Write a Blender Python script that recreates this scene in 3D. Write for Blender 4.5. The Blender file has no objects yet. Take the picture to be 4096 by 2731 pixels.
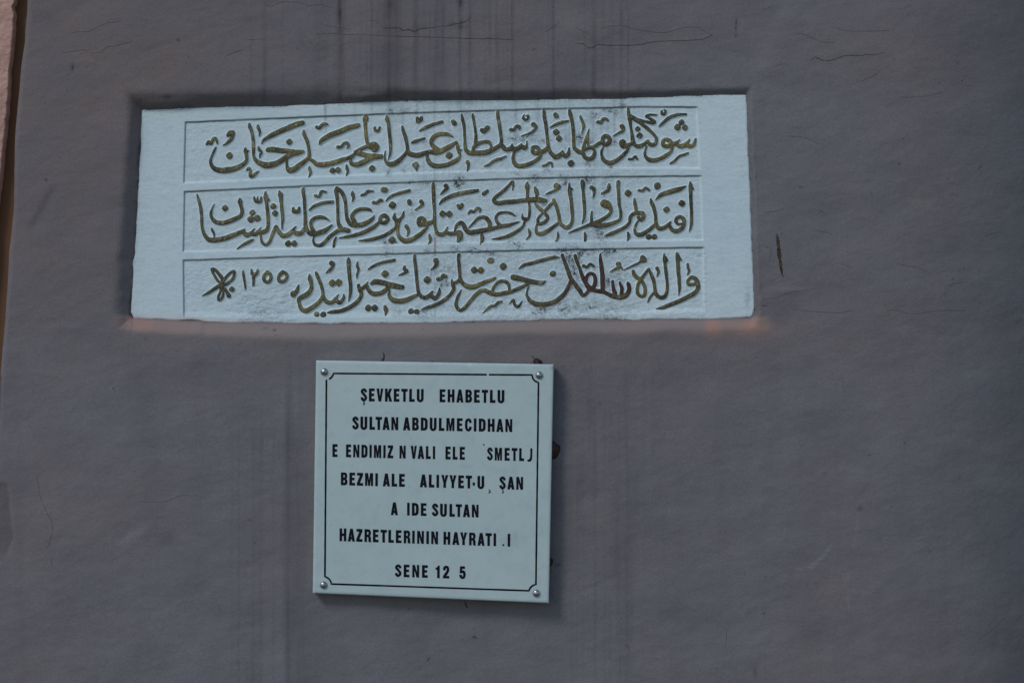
import bpy, math, random
import numpy as np
from mathutils import Vector, Euler
from mathutils.geometry import tessellate_polygon

random.seed(7)
S = bpy.context.scene
COL = S.collection

# ---------------------------------------------------------------- camera
PX = 0.0005            # metres on the carved plaque's face per photograph pixel
CX, CY = 2048.0, 1365.5
ZC = 2.45              # height of the picture centre above the pavement
DIST = 4.0             # metres from the lens to the carved plaque's face (Y = 0)
cam_d = bpy.data.cameras.new('camera'); cam = bpy.data.objects.new('camera', cam_d); COL.objects.link(cam)
cam.location = (0, -DIST, ZC); cam.rotation_euler = (math.radians(90), 0, 0)
cam_d.sensor_width = 36; cam_d.lens = 36 * DIST / (4096 * PX)
cam_d.clip_start = 0.05; cam_d.clip_end = 500
S.camera = cam

# ---------------------------------------------------------------- sky, sun, exposure
SUN_DIR = Vector((-0.80, -1.0, 1.12)).normalized()      # towards the brighter part of the cloudy sky: up, left, behind the viewer
el = math.asin(SUN_DIR.z); az = math.atan2(SUN_DIR.x, SUN_DIR.y)
w = bpy.data.worlds.new('World'); S.world = w; w.use_nodes = True
nt = w.node_tree
sky = nt.nodes.new('ShaderNodeTexSky'); sky.sky_type = 'NISHITA'; sky.sun_disc = False
sky.sun_elevation = el; sky.sun_rotation = az % (2 * math.pi)
sky.air_density = 1.6; sky.dust_density = 0.6; sky.ozone_density = 3.0
bg = nt.nodes['Background']; nt.links.new(sky.outputs[0], bg.inputs[0]); bg.inputs[1].default_value = 0.11
sun_d = bpy.data.lights.new('sun', 'SUN'); sun_d.energy = 1.25; sun_d.angle = math.radians(15); sun_d.color = (1.0, 0.99, 0.965)
sun = bpy.data.objects.new('sun', sun_d); COL.objects.link(sun); sun.location = (-3, -4, 6)
sun.rotation_euler = SUN_DIR.to_track_quat('Z', 'Y').to_euler()
S.view_settings.view_transform = 'Standard'; S.view_settings.look = 'None'
S.view_settings.exposure = -0.40; S.view_settings.gamma = 1.0; S.view_settings.use_curve_mapping = False

# ---------------------------------------------------------------- helpers
def at(px, py, Y):
    """a point seen at photograph pixel (px, py), standing at depth Y"""
    k = (DIST + Y) / DIST * PX
    return ((px - CX) * k, Y, ZC + (CY - py) * k)

def at_np(px, py, Y):
    k = (DIST + Y) / DIST * PX
    return np.stack([(px - CX) * k, Y, ZC + (CY - py) * k], axis=-1)

def tag(o, label=None, cat=None, group=None, kind=None):
    if label: o['label'] = label
    if cat: o['category'] = cat
    if group: o['group'] = group
    if kind: o['kind'] = kind
    return o

def link(name, me, mat=None, parent=None):
    o = bpy.data.objects.new(name, me); COL.objects.link(o)
    if mat and me: me.materials.append(mat)
    if parent: o.parent = parent
    return o

def np_mesh(name, verts, quads, attrs=None, smooth=True):
    me = bpy.data.meshes.new(name)
    nv, nf = len(verts), len(quads)
    me.vertices.add(nv); me.vertices.foreach_set('co', verts.astype(np.float32).ravel())
    me.loops.add(nf * 4); me.loops.foreach_set('vertex_index', quads.astype(np.int32).ravel())
    me.polygons.add(nf)
    me.polygons.foreach_set('loop_start', np.arange(0, nf * 4, 4, dtype=np.int32))
    me.polygons.foreach_set('loop_total', np.full(nf, 4, dtype=np.int32))
    if smooth: me.polygons.foreach_set('use_smooth', np.ones(nf, dtype=bool))
    for k, v in (attrs or {}).items():
        a = me.attributes.new(k, 'FLOAT', 'POINT'); a.data.foreach_set('value', v.astype(np.float32).ravel())
    me.update(calc_edges=True); me.validate()
    return me

def grid_mesh(name, P, mask=None, attrs=None):
    """P: (rows, cols, 3), rows run down the picture; faces look at -Y"""
    R, Cn = P.shape[:2]
    idx = np.arange(R * Cn).reshape(R, Cn)
    q = np.stack([idx[1:, :-1], idx[1:, 1:], idx[:-1, 1:], idx[:-1, :-1]], -1).reshape(-1, 4)
    if mask is not None:
        m = (mask[1:, :-1] | mask[1:, 1:] | mask[:-1, 1:] | mask[:-1, :-1]).reshape(-1)
        q = q[m]
        used = np.unique(q); remap = -np.ones(R * Cn, int); remap[used] = np.arange(len(used))
        q = remap[q]; V = P.reshape(-1, 3)[used]
        at_ = {k: v.reshape(-1)[used] for k, v in (attrs or {}).items()}
    else:
        V = P.reshape(-1, 3); at_ = {k: v.reshape(-1) for k, v in (attrs or {}).items()}
    return np_mesh(name, V, q, at_)

def skirt_grid(name, P, back, attrs=None):
    """a grid closed at its four borders and at the back, at depth `back`"""
    def pad(A, dy):
        t = np.concatenate([A[:1], A, A[-1:]], 0)
        return np.concatenate([t[:, :1], t, t[:, -1:]], 1)
    Q = pad(P, 0).copy()
    for sl in ((0, slice(None)), (-1, slice(None)), (slice(None), 0), (slice(None), -1)):
        Q[sl + (1,)] = back
    at_ = {k: pad(v, 0) for k, v in (attrs or {}).items()}
    R, Cn = Q.shape[:2]
    idx = np.arange(R * Cn).reshape(R, Cn)
    q = np.stack([idx[1:, :-1], idx[1:, 1:], idx[:-1, 1:], idx[:-1, :-1]], -1).reshape(-1, 4)
    me = np_mesh(name, Q.reshape(-1, 3), q, {k: v.reshape(-1) for k, v in at_.items()})
    return me

def vnoise(x, y, scale, seed, octaves=4, gain=0.5):
    """value noise, -1..1; x, y in pixels; scale = pixels per first cell"""
    rng = np.random.RandomState(seed)
    out = np.zeros(np.broadcast(x, y).shape); amp = 1.0; tot = 0
    sc = float(scale)
    for o in range(octaves):
        T = rng.rand(256, 256) * 2 - 1
        u = x / sc + 37.3 * o; v = y / sc + 11.7 * o
        i = np.floor(u).astype(int); j = np.floor(v).astype(int)
        fu = u - i; fv = v - j
        fu = fu * fu * (3 - 2 * fu); fv = fv * fv * (3 - 2 * fv)
        i0 = i % 256; i1 = (i + 1) % 256; j0 = j % 256; j1 = (j + 1) % 256
        out += amp * ((T[j0, i0] * (1 - fu) + T[j0, i1] * fu) * (1 - fv) + (T[j1, i0] * (1 - fu) + T[j1, i1] * fu) * fv)
        tot += amp; amp *= gain; sc *= 0.5
    return out / tot

def sstep(t):
    t = np.clip(t, 0, 1); return t * t * (3 - 2 * t)

def gauss(x, c, s):
    return np.exp(-((x - c) / s) ** 2)

def poly_y(xs, pts):
    return np.interp(xs, [p[0] for p in pts], [p[1] for p in pts])

def poly_x(ys, pts):
    return np.interp(ys, [p[1] for p in pts], [p[0] for p in pts])

def catmull(pts, step=1.5):
    P = [np.array(p, float) for p in pts]
    if len(P) == 1: return np.array([P[0]])
    P = [2 * P[0] - P[1]] + P + [2 * P[-1] - P[-2]]
    out = []
    for i in range(1, len(P) - 2):
        p0, p1, p2, p3 = P[i - 1], P[i], P[i + 1], P[i + 2]
        n = max(2, int(math.hypot(*(p2 - p1)[:2]) / step))
        t = (np.arange(n) / n)[:, None]
        c = 0.5 * ((2 * p1) + (-p0 + p2) * t + (2 * p0 - 5 * p1 + 4 * p2 - p3) * t * t + (-p0 + 3 * p1 - 3 * p2 + p3) * t ** 3)
        if len(p1) > 2:                                  # widths go linearly: no overshoot
            c[:, 2] = (p1[2] * (1 - t) + p2[2] * t)[:, 0]
        out.append(c)
    out.append(P[-2][None, :])
    return np.concatenate(out, 0)

# ---------------------------------------------------------------- material helpers
class M:
    def __init__(self, name, color=(.5, .5, .5), rough=.8, metal=0.0, spec=None):
        self.m = bpy.data.materials.new(name); self.m.use_nodes = True
        self.t = self.m.node_tree; self.b = self.t.nodes['Principled BSDF']
        self.b.inputs['Base Color'].default_value = (*color, 1); self.b.inputs['Roughness'].default_value = rough
        self.b.inputs['Metallic'].default_value = metal
        if spec is not None: self.b.inputs['Specular IOR Level'].default_value = spec
        self.co = None
    def n(self, t, **kw):
        x = self.t.nodes.new(t)
        for k, v in kw.items(): setattr(x, k, v)
        return x
    def l(self, a, b): self.t.links.new(a, b)
    def coord(self, scale=(1, 1, 1), rot=(0, 0, 0)):
        if self.co is None: self.co = self.n('ShaderNodeTexCoord')
        mp = self.n('ShaderNodeMapping'); mp.inputs['Scale'].default_value = scale; mp.inputs['Rotation'].default_value = rot
        self.l(self.co.outputs['Object'], mp.inputs['Vector']); return mp.outputs[0]
    def noise(self, scale, detail=4, rough=.55, stretch=(1, 1, 1), rot=(0, 0, 0), dist=0.0):
        x = self.n('ShaderNodeTexNoise'); x.inputs['Scale'].default_value = scale
        x.inputs['Detail'].default_value = detail; x.inputs['Roughness'].default_value = rough; x.inputs['Distortion'].default_value = dist
        self.l(self.coord(stretch, rot), x.inputs['Vector']); return x.outputs['Fac']
    def ramp(self, fac, stops):
        r = self.n('ShaderNodeValToRGB'); e = r.color_ramp.elements
        while len(e) > len(stops): e.remove(e[-1])
        while len(e) < len(stops): e.new(1)
        for el_, (p, c) in zip(e, stops):
            el_.position = p; el_.color = (*c, 1) if len(c) == 3 else c
        self.l(fac, r.inputs[0]); return r.outputs[0]
    def val(self, fac, a, b, lo=0.0, hi=1.0):
        r = self.n('ShaderNodeMapRange'); r.inputs[1].default_value = a; r.inputs[2].default_value = b
        r.inputs[3].default_value = lo; r.inputs[4].default_value = hi; self.l(fac, r.inputs[0]); return r.outputs[0]
    def math(self, op, a, b=None):
        x = self.n('ShaderNodeMath', operation=op)
        for i, v in enumerate((a, b)):
            if v is None: continue
            if isinstance(v, (int, float)): x.inputs[i].default_value = v
            else: self.l(v, x.inputs[i])
        return x.outputs[0]
    def mix(self, fac, a, b, mode='MIX'):
        x = self.n('ShaderNodeMix', data_type='RGBA', blend_type=mode)
        for s, v in ((0, fac), (6, a), (7, b)):
            if isinstance(v, (int, float)): x.inputs[s].default_value = v
            elif isinstance(v, tuple): x.inputs[s].default_value = (*v, 1)
            else: self.l(v, x.inputs[s])
        return x.outputs[2]
    def attr(self, name):
        a = self.n('ShaderNodeAttribute'); a.attribute_name = name; return a.outputs['Fac']
    def bump(self, height, dist, strength=1.0):
        b = self.n('ShaderNodeBump'); b.inputs['Distance'].default_value = dist
        if isinstance(strength, (int, float)): b.inputs['Strength'].default_value = strength
        else: self.l(strength, b.inputs['Strength'])
        self.l(height, b.inputs['Height'])
        if getattr(self, 'last', None) is not None: self.l(self.last, b.inputs['Normal'])
        self.last = b.outputs[0]; self.l(self.last, self.b.inputs['Normal'])
    def color(self, c): self.l(c, self.b.inputs['Base Color'])

# ---- painted plaster of the wall
wm = M('pink_grey_plaster', rough=.9, spec=.25)
big = wm.noise(1.6, 5, .55, dist=.4)
mid = wm.noise(7, 5, .6, stretch=(1, 1, 1.6))
fine = wm.noise(260, 3, .6)
c = wm.mix(wm.val(wm.math('ADD', big, wm.attr('warm')), .42, .95), (.234, .226, .246), (.240, .192, .190))
c = wm.mix(wm.val(mid, .35, .70, 0, .75), c, (.190, .180, .200))
c = wm.mix(wm.val(fine, .35, .72, 0, .34), c, (.11, .10, .11))
wash = wm.noise(14, 4, .6, stretch=(1, 1, .06))             # faint vertical wash marks
c = wm.mix(wm.math('MULTIPLY', wm.val(wash, .5, .8), wm.attr('wash')), c, (.105, .098, .112))
c = wm.mix(wm.attr('pale'), c, (.285, .245, .235))
c = wm.mix(wm.attr('faded'), c, (.43, .25, .21))
st = wm.math('MULTIPLY', wm.attr('stain'), wm.val(wm.noise(120, 4, .65, stretch=(1, 1, .3)), .25, .6, .45, 1.0))
c = wm.mix(st, c, (.045, .036, .042))
c = wm.mix(wm.attr('earth'), c, (.075, .04, .036))
sp = wm.math('MULTIPLY', wm.val(wm.noise(46, 2, .5), .735, .76), wm.val(wm.noise(3.1, 2, .5), .45, .6))
c = wm.mix(wm.math('MULTIPLY', sp, .6), c, (.06, .05, .05))
c = wm.mix(wm.math('MULTIPLY', wm.attr('scuff'), wm.val(wm.noise(150, 3, .7, stretch=(.5, 1, 1.2)), .35, .62)), c, (.33, .35, .37))
wm.color(c)
wm.bump(wm.noise(8, 5, .55, stretch=(1, 1, 1.4), rot=(0, .35, 0)), .008, .35)
wm.bump(wm.noise(55, 5, .62, stretch=(.8, 1, 1.2), rot=(0, .5, 0)), .0028, .5)
wm.bump(wm.noise(330, 3, .65), .0010, .42)

cm = M('dark_crack', (.075, .066, .070), .95, spec=.1)  # dark tone of the wider crack strips
fm = M('fine_crack', (.165, .150, .160), .95, spec=.1)  # lighter tone of the thin crack strips
scm = M('pale_scratch', (.30, .31, .33), .9)
gm = M('scraped_plaster_grime', rough=.95, spec=.1)
gm.color(gm.ramp(gm.noise(140, 4, .7), [(.38, (.035, .026, .02)), (.62, (.11, .085, .06))]))

# ---- whitewashed carved slab
sm = M('whitewashed_marble', rough=.72, spec=.35)
n1 = sm.noise(5, 5, .6)
c = sm.mix(sm.val(n1, .35, .7), (.675, .825, .90), (.73, .855, .91))
c = sm.mix(sm.val(sm.noise(45, 5, .65, stretch=(.6, 1, 1.4)), .52, .74, 0, .40), c, (.47, .60, .70))
pit = sm.val(sm.noise(170, 3, .6, stretch=(.7, 1, 1.2)), .66, .72)
c = sm.mix(sm.math('MULTIPLY', pit, .35), c, (.22, .27, .33))
crk = sm.noise(120, 6, .75, stretch=(.9, 1, 1.2), dist=.9)
crk = sm.val(sm.math('ABSOLUTE', sm.math('SUBTRACT', crk, .5)), .0, .035, 1, 0)
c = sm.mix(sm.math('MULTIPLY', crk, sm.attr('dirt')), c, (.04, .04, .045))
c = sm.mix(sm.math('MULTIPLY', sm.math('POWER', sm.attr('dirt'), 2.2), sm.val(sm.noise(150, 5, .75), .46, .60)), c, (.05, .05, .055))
c = sm.mix(sm.attr('drip'), c, (.26, .29, .33))
c = sm.mix(sm.attr('edge_shade'), c, (.13, .135, .16))  # shadow lines of the sunken panels, put into the colour
c = sm.mix(sm.attr('rust'), c, (.36, .13, .14))
c = sm.mix(sm.attr('pinkish'), c, (.66, .50, .46))
sm.color(c)
sm.bump(sm.noise(30, 5, .6, stretch=(.5, 1, 1.3)), .003, .35)
sm.bump(sm.noise(110, 5, .62, stretch=(.8, 1, 1.2)), .0035, sm.attr('rough'))
sm.bump(sm.noise(500, 2, .6), .0006, .5)

# ---- gilded letters: paint on top, whitewash on the flanks, lightened to paint highlight rims
lm = M('gilded_relief', rough=.45, spec=.5)
nz = lm.noise(60, 5, .7)
gold = lm.ramp(lm.noise(34, 5, .65, dist=.5), [(.30, (.048, .043, .028)), (.46, (.088, .077, .046)), (.58, (.135, .120, .068)), (.68, (.33, .30, .20))])
gold = lm.mix(lm.val(lm.noise(9, 3, .6), .46, .64, 0, .75), gold, lm.ramp(lm.noise(40, 4, .65), [(.35, (.10, .085, .03)), (.5, (.21, .185, .07)), (.68, (.40, .36, .16))]))
gold = lm.mix(lm.val(lm.noise(300, 3, .6, stretch=(1, 1, .5), rot=(0, .5, 0)), .56, .70, 0, .7), gold, (.50, .46, .33))
gold = lm.mix(lm.val(lm.noise(100, 4, .7), .58, .70, 0, .8), gold, (.03, .026, .018))
red = lm.ramp(lm.noise(50, 4, .65), [(.35, (.055, .028, .026)), (.6, (.105, .042, .038)), (.75, (.24, .085, .085))])
gold = lm.mix(lm.attr('red'), gold, red)
edge = lm.math('ADD', lm.attr('edge'), lm.val(nz, .3, .7, -.9, .9))
isg = lm.val(edge, -1.7, -1.0)
# a thin grimy outline where paint meets whitewash
ol = lm.math('MULTIPLY', lm.val(edge, -2.0, -1.2), lm.val(edge, -.2, 1.0, 1, 0))
gold = lm.mix(lm.math('MULTIPLY', ol, .7), gold, (.03, .026, .02))
lc = lm.mix(isg, (.74, .90, .96), gold)
lm.color(lc)
lm.l(lm.val(isg, 0, 1, .75, .42), lm.b.inputs['Roughness'])
lm.l(lm.val(isg, 0, 1, 0, .35), lm.b.inputs['Metallic'])
lm.bump(lm.noise(170, 4, .65, stretch=(1, 1, .5), rot=(0, .6, 0)), .0035, .7)

# ---- polished lower plaque
pm = M('polished_white_marble', rough=.28, spec=.5)
c = pm.mix(pm.val(pm.noise(9, 6, .6, dist=1.0), .35, .68), (.51, .645, .675), (.575, .69, .71))
c = pm.mix(pm.val(pm.noise(48, 5, .6), .5, .8, 0, .35), c, (.36, .46, .50))
c = pm.mix(pm.val(pm.noise(190, 3, .6), .70, .76, 0, .35), c, (.22, .26, .28))
c = pm.mix(pm.math('MULTIPLY', pm.attr('ghost'), pm.val(pm.noise(130, 4, .7), .3, .65)), c, (.22, .27, .30))
c = pm.mix(pm.attr('worn'), c, (.56, .66, .68))
pm.color(c)
pm.b.inputs['Subsurface Weight'].default_value = 0.0
pm.bump(pm.noise(200, 3, .5), .0003, .4)
bk = M('black_enamel', rough=.7, spec=.15)
bk.color(bk.mix(bk.val(bk.noise(60, 4, .6), .45, .75, 0, .6), (.006, .007, .013), (.014, .014, .022)))
mt = M('brushed_steel_cap', (.46, .48, .50), .32, .95)
mt.color(mt.mix(mt.val(mt.noise(120, 3, .6), .4, .7), (.40, .42, .44), (.52, .54, .56)))
gl = M('brown_adhesive', rough=.55)
gl.color(gl.mix(gl.val(gl.noise(90, 3, .6), .4, .65), (.022, .010, .008), (.055, .020, .014)))

# ---- left edge things
km = M('salmon_pier_plaster', rough=.92, spec=.2)
c = km.mix(km.val(km.noise(30, 5, .65), .35, .68), (.56, .33, .275), (.68, .42, .35))
c = km.mix(km.val(km.noise(120, 4, .7, stretch=(.4, 1, 1.6)), .55, .72, 0, .5), c, (.22, .14, .13))
km.color(c); km.bump(km.noise(90, 5, .65), .006, .6)
rm = M('brown_recess_paint', rough=.6)
rm.color(rm.mix(rm.val(rm.noise(22, 4, .6, stretch=(1, 1, .15)), .35, .7), (.17, .062, .022), (.13, .070, .028)))
rm.bump(rm.noise(60, 3, .5, stretch=(1, 1, .1)), .001, .4)
pv = M('grey_paving', rough=.9)
pv.color(pv.mix(pv.val(pv.noise(2.2, 6, .6), .3, .7), (.10, .10, .10), (.16, .155, .15)))
pv.bump(pv.noise(40, 5, .6), .004, .6)

# ================================================================ THE GROUND
me = bpy.data.meshes.new('ground')
me.from_pydata([(-120, -120, 0), (120, -120, 0), (120, 120, 0), (-120, 120, 0)], [], [(0, 1, 2, 3)])
tag(link('ground', me, pv.m), kind='structure')

# ================================================================ OUTLINES (photograph pixels)
SL_TOP = [(560, 438), (720, 432), (900, 427), (1150, 421), (1400, 411), (1600, 403), (1710, 402), (2160, 397), (2560, 390), (2800, 381), (2988, 378), (3030, 377)]
SL_BOT = [(520, 1266), (532, 1273), (600, 1277), (720, 1283), (800, 1284), (825, 1290), (1000, 1291), (1280, 1296), (1600, 1293), (1900, 1289), (2160, 1283), (2350, 1279), (2420, 1281), (2480, 1282), (2560, 1280), (2650, 1276), (2800, 1278), (2900, 1275), (3000, 1272), (3020, 1262)]
SL_LEFT = [(566, 430), (563, 480), (556, 640), (548, 800), (543, 910), (537, 1000), (529, 1045), (531, 1100), (527, 1160), (522, 1220), (522, 1255), (534, 1275), (540, 1300)]
SL_RIGHT = [(2985, 370), (2990, 450), (2994, 600), (3002, 740), (3006, 900), (3010, 1000), (3016, 1150), (3019, 1245), (3012, 1272), (3005, 1290)]
PANELS = [
  dict(top=[(741, 489), (1150, 471), (1280, 466), (1600, 453), (1710, 449), (2160, 436), (2560, 427), (2786, 428)],
       bot=[(734, 733), (1280, 708), (1600, 696), (2000, 683), (2350, 674), (2800, 673)],
       left=[(741, 480), (734, 740)], right=[(2786, 420), (2800, 680)]),
  dict(top=[(737, 766), (1280, 741), (1600, 730), (1710, 725), (2160, 711), (2560, 705), (2802, 703)],
       bot=[(731, 1008), (1280, 992), (1600, 980), (2000, 969), (2400, 964), (2812, 960)],
       left=[(737, 760), (732, 1010)], right=[(2802, 700), (2812, 965)]),
  dict(top=[(734, 1041), (1150, 1026), (1280, 1022), (1710, 1011), (2160, 999), (2560, 993), (2812, 989)],
       bot=[(735, 1268), (1280, 1272), (1600, 1267), (2160, 1260), (2350, 1262), (2818, 1250)],
       left=[(732, 1035), (735, 1275)], right=[(2812, 985), (2818, 1255)])]
DROPS = [(1360, 9), (1486, 5), (1555, 8), (1668, 6), (1740, 5), (1840, 7), (2049, 6), (2215, 6), (2376, 9), (2487, 7), (1058, 9)]

# ================================================================ THE WALL
WALL_EDGE = [(118, -2400), (112, 0), (101, 150), (86, 260), (73, 400), (63, 520), (58, 650), (57, 800), (50, 900), (38, 1000), (29, 1150),
             (21, 1290), (10, 1400), (3, 1500), (-10, 1700), (-20, 1900), (-28, 2731), (-40, 6400)]
u = np.concatenate([[0, 1.5, 3, 5, 8, 12, 17], np.arange(22, 4180, 6), np.geomspace(4190, 9500, 22)])
v = np.concatenate([-np.geomspace(2600, 25, 20), np.arange(-18, 2760, 6), np.geomspace(2770, 6262, 20)])
U, V = np.meshgrid(u, v)
EX = poly_x(V, WALL_EDGE) + vnoise(V, V * 0, 60, 5, 4) * 3.0
X = EX + U * (1 - (EX / 9500))
Yp = V
H = np.interp(X, [500, 1500, 3000, 4100], [27, 24, 10, 9])             # mm the wall stands in front of the carved slab's face
dL = poly_x(Yp, SL_LEFT) - X; dR = X - poly_x(Yp, SL_RIGHT); dT = poly_y(X, SL_TOP) - Yp; dB = Yp - poly_y(X, SL_BOT)
wT = np.interp(X, [450, 1200, 1750, 2300, 2900], [84, 78, 58, 44, 34]) + vnoise(X, Yp, 260, 21, 3) * 16
wL = np.interp(Yp, [430, 900, 1270], [70, 76, 84]) + vnoise(X, Yp, 180, 22, 3) * 12
wR = 26 + vnoise(X, Yp, 120, 23, 3) * 10
wB = 56 + vnoise(X, Yp, 260, 24, 3) * 14
tt = np.maximum.reduce([dL / wL, dR / wR, dT / wT, dB / wB])
dd = np.maximum.reduce([dL, dR, dT, dB])
tl = np.clip(tt, 0, 1)
prof = np.where(tl < 1, 1 - (1 - tl) ** 1.7, 1)
prof = sstep(prof * .82 + .18 * sstep(tl))  * .55 + prof * .45
h = H * prof - .5
h = np.where(dd < -5, -14, h)
h = np.where((dd >= -5) & (dd < 0), -0.6, h)
# hand-trowelled unevenness
out = sstep(tl * 1.3)
h += out * (vnoise(X, Yp, 700, 1, 3) * 5.5 + vnoise(X * .8 + Yp * .35, Yp * 1.25 - X * .2, 230, 2, 4) * 3.4 + vnoise(X * .8 + Yp * .4, Yp * 1.3, 56, 3, 3) * .55)
h += np.where(dd > 3, 1, 0) * (1 - out) * vnoise(X * .6, Yp * 1.3, 60, 4, 4) * 2.2
h += 5.0 * gauss(dT, 20, 16) * ((dL < 0) & (dR < 0)) * np.clip(vnoise(X, Yp * 0, 240, 31, 3) * 1.6, 0, 1) * (dT > 4)
# a soft ridge at left, trowel swells at upper right and lower left
def ridge(x0, y0, x1, y1, wdt, amp):
    dx, dy = x1 - x0, y1 - y0; L = math.hypot(dx, dy)
    a = ((X - x0) * dx + (Yp - y0) * dy) / L; b = (-(X - x0) * dy + (Yp - y0) * dx) / L
    return amp * np.tanh(b / wdt) * gauss(b, 0, wdt * 4) * sstep(a / 60) * sstep((L - a) / 60)
h += ridge(225, 720, 110, 930, 12, 1.6) + ridge(3160, 0, 3010, 300, 40, -3) + ridge(600, 2110, 450, 2190, 10, -1.0) + ridge(470, 2170, 620, 2080, 10, .8)
h += 2.2 * gauss(X, 3125, 60) * gauss(Yp, 1195, 28) + 1.6 * gauss(X, 3160, 90) * gauss(Yp, 1165, 12)
# right side shaped to curve away and darken; free edge turns left
h -= np.where(X > 3350, ((np.minimum(X, 4200) - 3350) / 700.0) ** 3 * 80, 0) + np.where(X > 4200, (X - 4200) * .42, 0)
h -= np.clip(1 - U / 16, 0, 1) ** 2.2 * 7
h -= np.where(X < 650, ((650 - X) / 650.0) ** 2 * 5, 0)
# damage at the lower left edge
notch = sstep((60 - X + vnoise(X, Yp, 60, 41, 3) * 16 - np.abs(Yp - 2080) * .16) / 12) * sstep((Yp - 1925 - (X * .12)) / 14) * sstep((2260 - Yp) / 60)
h -= notch * 2.0
WALLH = h
Yw = -h / 1000.0
P = at_np(X, Yp, Yw)
stain = np.zeros_like(X)
top_zone = sstep((poly_y(X, SL_TOP) + 6 - Yp) / 30)
for i, (dx, ww) in enumerate(DROPS):
    fade = .55 + .45 * vnoise(X * 0 + dx, Yp, 130, 60 + i, 3)
    top_in = 1.0 if dx in (1360, 1555, 2376, 1840) else .55
    stain += top_zone * gauss(X + vnoise(X * 0, Yp, 90, 80 + i, 3) * 3, dx, ww) * fade * .72 * top_in
stain += top_zone * (dR < 0) * (dL < 0) * gauss(dT, 3, 9) * np.clip(.45 + vnoise(X, Yp, 50, 51, 4), 0, 1) * .9     # broken dark line along the slab's top
stain += gauss(X, 1360, 11) * np.clip(1 - np.abs(Yp - 60) / 90, 0, 1) * .5
stain += gauss(X, 1842, 14) * sstep((60 - Yp) / 60) * .6 + gauss(X, 1565, 12) * gauss(Yp, 20, 14) * .5
stain += gauss(X, 1842, 50) * gauss(Yp, 98, 16) * np.clip(vnoise(X, Yp, 24, 52, 3) * 1.8, 0, 1) * .7
stain += gauss(X, 2944, 4) * sstep((Yp - 60) / 8) * sstep((155 - Yp) / 8) * np.clip(.4 + vnoise(X, Yp, 22, 53, 2) * 1.6, 0, 1) * .8
stain += gauss(X, 290, 5) * gauss(Yp, 270, 16) * .9 + gauss(X, 270, 4) * gauss(Yp, 301, 4) * .5
for (sx, sy, rx, ry, a_) in ((668, 388, 14, 8, .8), (1421, 332, 10, 3, .7), (2135, 199, 7, 4, .7), (1245, 173, 8, 4, .5), (3440, 2032, 10, 13, .5), (2400, 1612, 7, 8, .45), (2365, 1640, 26, 40, .14), (3300, 2310, 8, 4, .2), (175, 60, 40, 22, .22),
                             (2230, 2258, 14, 6, .7), (3295, 1892, 7, 5, .4), (3720, 2205, 5, 8, .5), (3782, 1174, 6, 3, .5), (3525, 847, 9, 3, .45), (3664, 841, 4, 4, .4),
                             (1097, 1320, 6, 4, .9), (1062, 1312, 10, 4, .4), (3021, 2690, 9, 26, .4), (505, 1303, 5, 7, .5), (580, 1355, 4, 3, .7)):
    stain += a_ * gauss(X, sx, rx) * gauss(Yp, sy, ry)
stain += gauss(X, 672, 44) * gauss(Yp, 2155, 34) * .28
side = sstep((Yp - 430) / 20) * sstep((1280 - Yp) / 20)  # darker broken lines down both sides of the slab
stain += side * (gauss(dR, 9, 6) * .30 + gauss(dR, 26, 4) * .22) * np.clip(.6 + vnoise(X, Yp, 40, 54, 3), 0, 1)
stain += side * gauss(dL, 2, 6) * np.clip(.3 + vnoise(X, Yp, 40, 55, 3), 0, 1) * .9
stain += gauss(dR, 18, 16) * (dR > 2) * sstep((Yp - 1120) / 30) * sstep((1230 - Yp) / 30) * np.clip(vnoise(X, Yp, 20, 56, 3) * 2 - .3, 0, 1) * .8
wash = sstep((Yp - 1290) / 200) * (gauss(X, 1080, 130) * .9 + gauss(X, 2420, 130) * .5 + .22) + top_zone * (gauss(X, 1600, 500) * .7)
for dx, ww, a_ in ((1012, 5, .32), (1045, 6, .28), (1150, 6, .25), (955, 5, .18), (1175, 4, .2), (1095, 4, .18), (2380, 6, .22), (2440, 9, .16), (2510, 6, .14)):
    stain += sstep((Yp - 1500 + vnoise(X * 0 + dx, X * 0 + dx, 90, 7, 1) * 200) / 300) * gauss(X, dx, ww) * a_ * (.6 + .5 * vnoise(X * 0, Yp, 160, 90, 2))
rngd = np.random.RandomState(12)
for k in range(46):
    dx = rngd.uniform(1000, 2560) if k % 3 else rngd.uniform(1480, 1900)
    y_a, y_b = rngd.uniform(-400, 120), rngd.uniform(260, 520); ww = rngd.uniform(2.5, 6); a_ = rngd.uniform(.16, .42)
    stain += a_ * gauss(X + vnoise(X * 0 + k, Yp, 120, 700 + k, 2) * 3, dx, ww) * sstep((Yp - y_a) / 60) * sstep((y_b - Yp) / 90) * (dT > -4) * (.65 + .45 * vnoise(X * 0 + dx, Yp, 60, 600 + k, 3))
for k in range(20):
    dx = rngd.uniform(900, 1220) if k % 2 else rngd.uniform(2270, 2700)
    stain += rngd.uniform(.06, .15) * gauss(X + vnoise(X * 0 + k, Yp, 160, 800 + k, 2) * 3, dx, rngd.uniform(2.5, 7)) * sstep((Yp - rngd.uniform(1350, 1900)) / 200) * (.65 + .45 * vnoise(X * 0 + dx, Yp, 120, 650 + k, 3))
scuff = np.zeros_like(X)
def scuff_line(pts, amp):
    global scuff
    for a, b, w_ in catmull(pts, 8): scuff = np.maximum(scuff, amp * np.exp(-((X - a) ** 2 + (Yp - b) ** 2) / w_ ** 2))
scuff_line([(3187, 2276, 4), (3215, 2272, 7), (3245, 2262, 9), (3270, 2245, 9), (3295, 2222, 7), (3325, 2180, 5)], .55)
scuff_line([(3391, 2382, 4), (3394, 2410, 5), (3396, 2430, 4)], .5)
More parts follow.
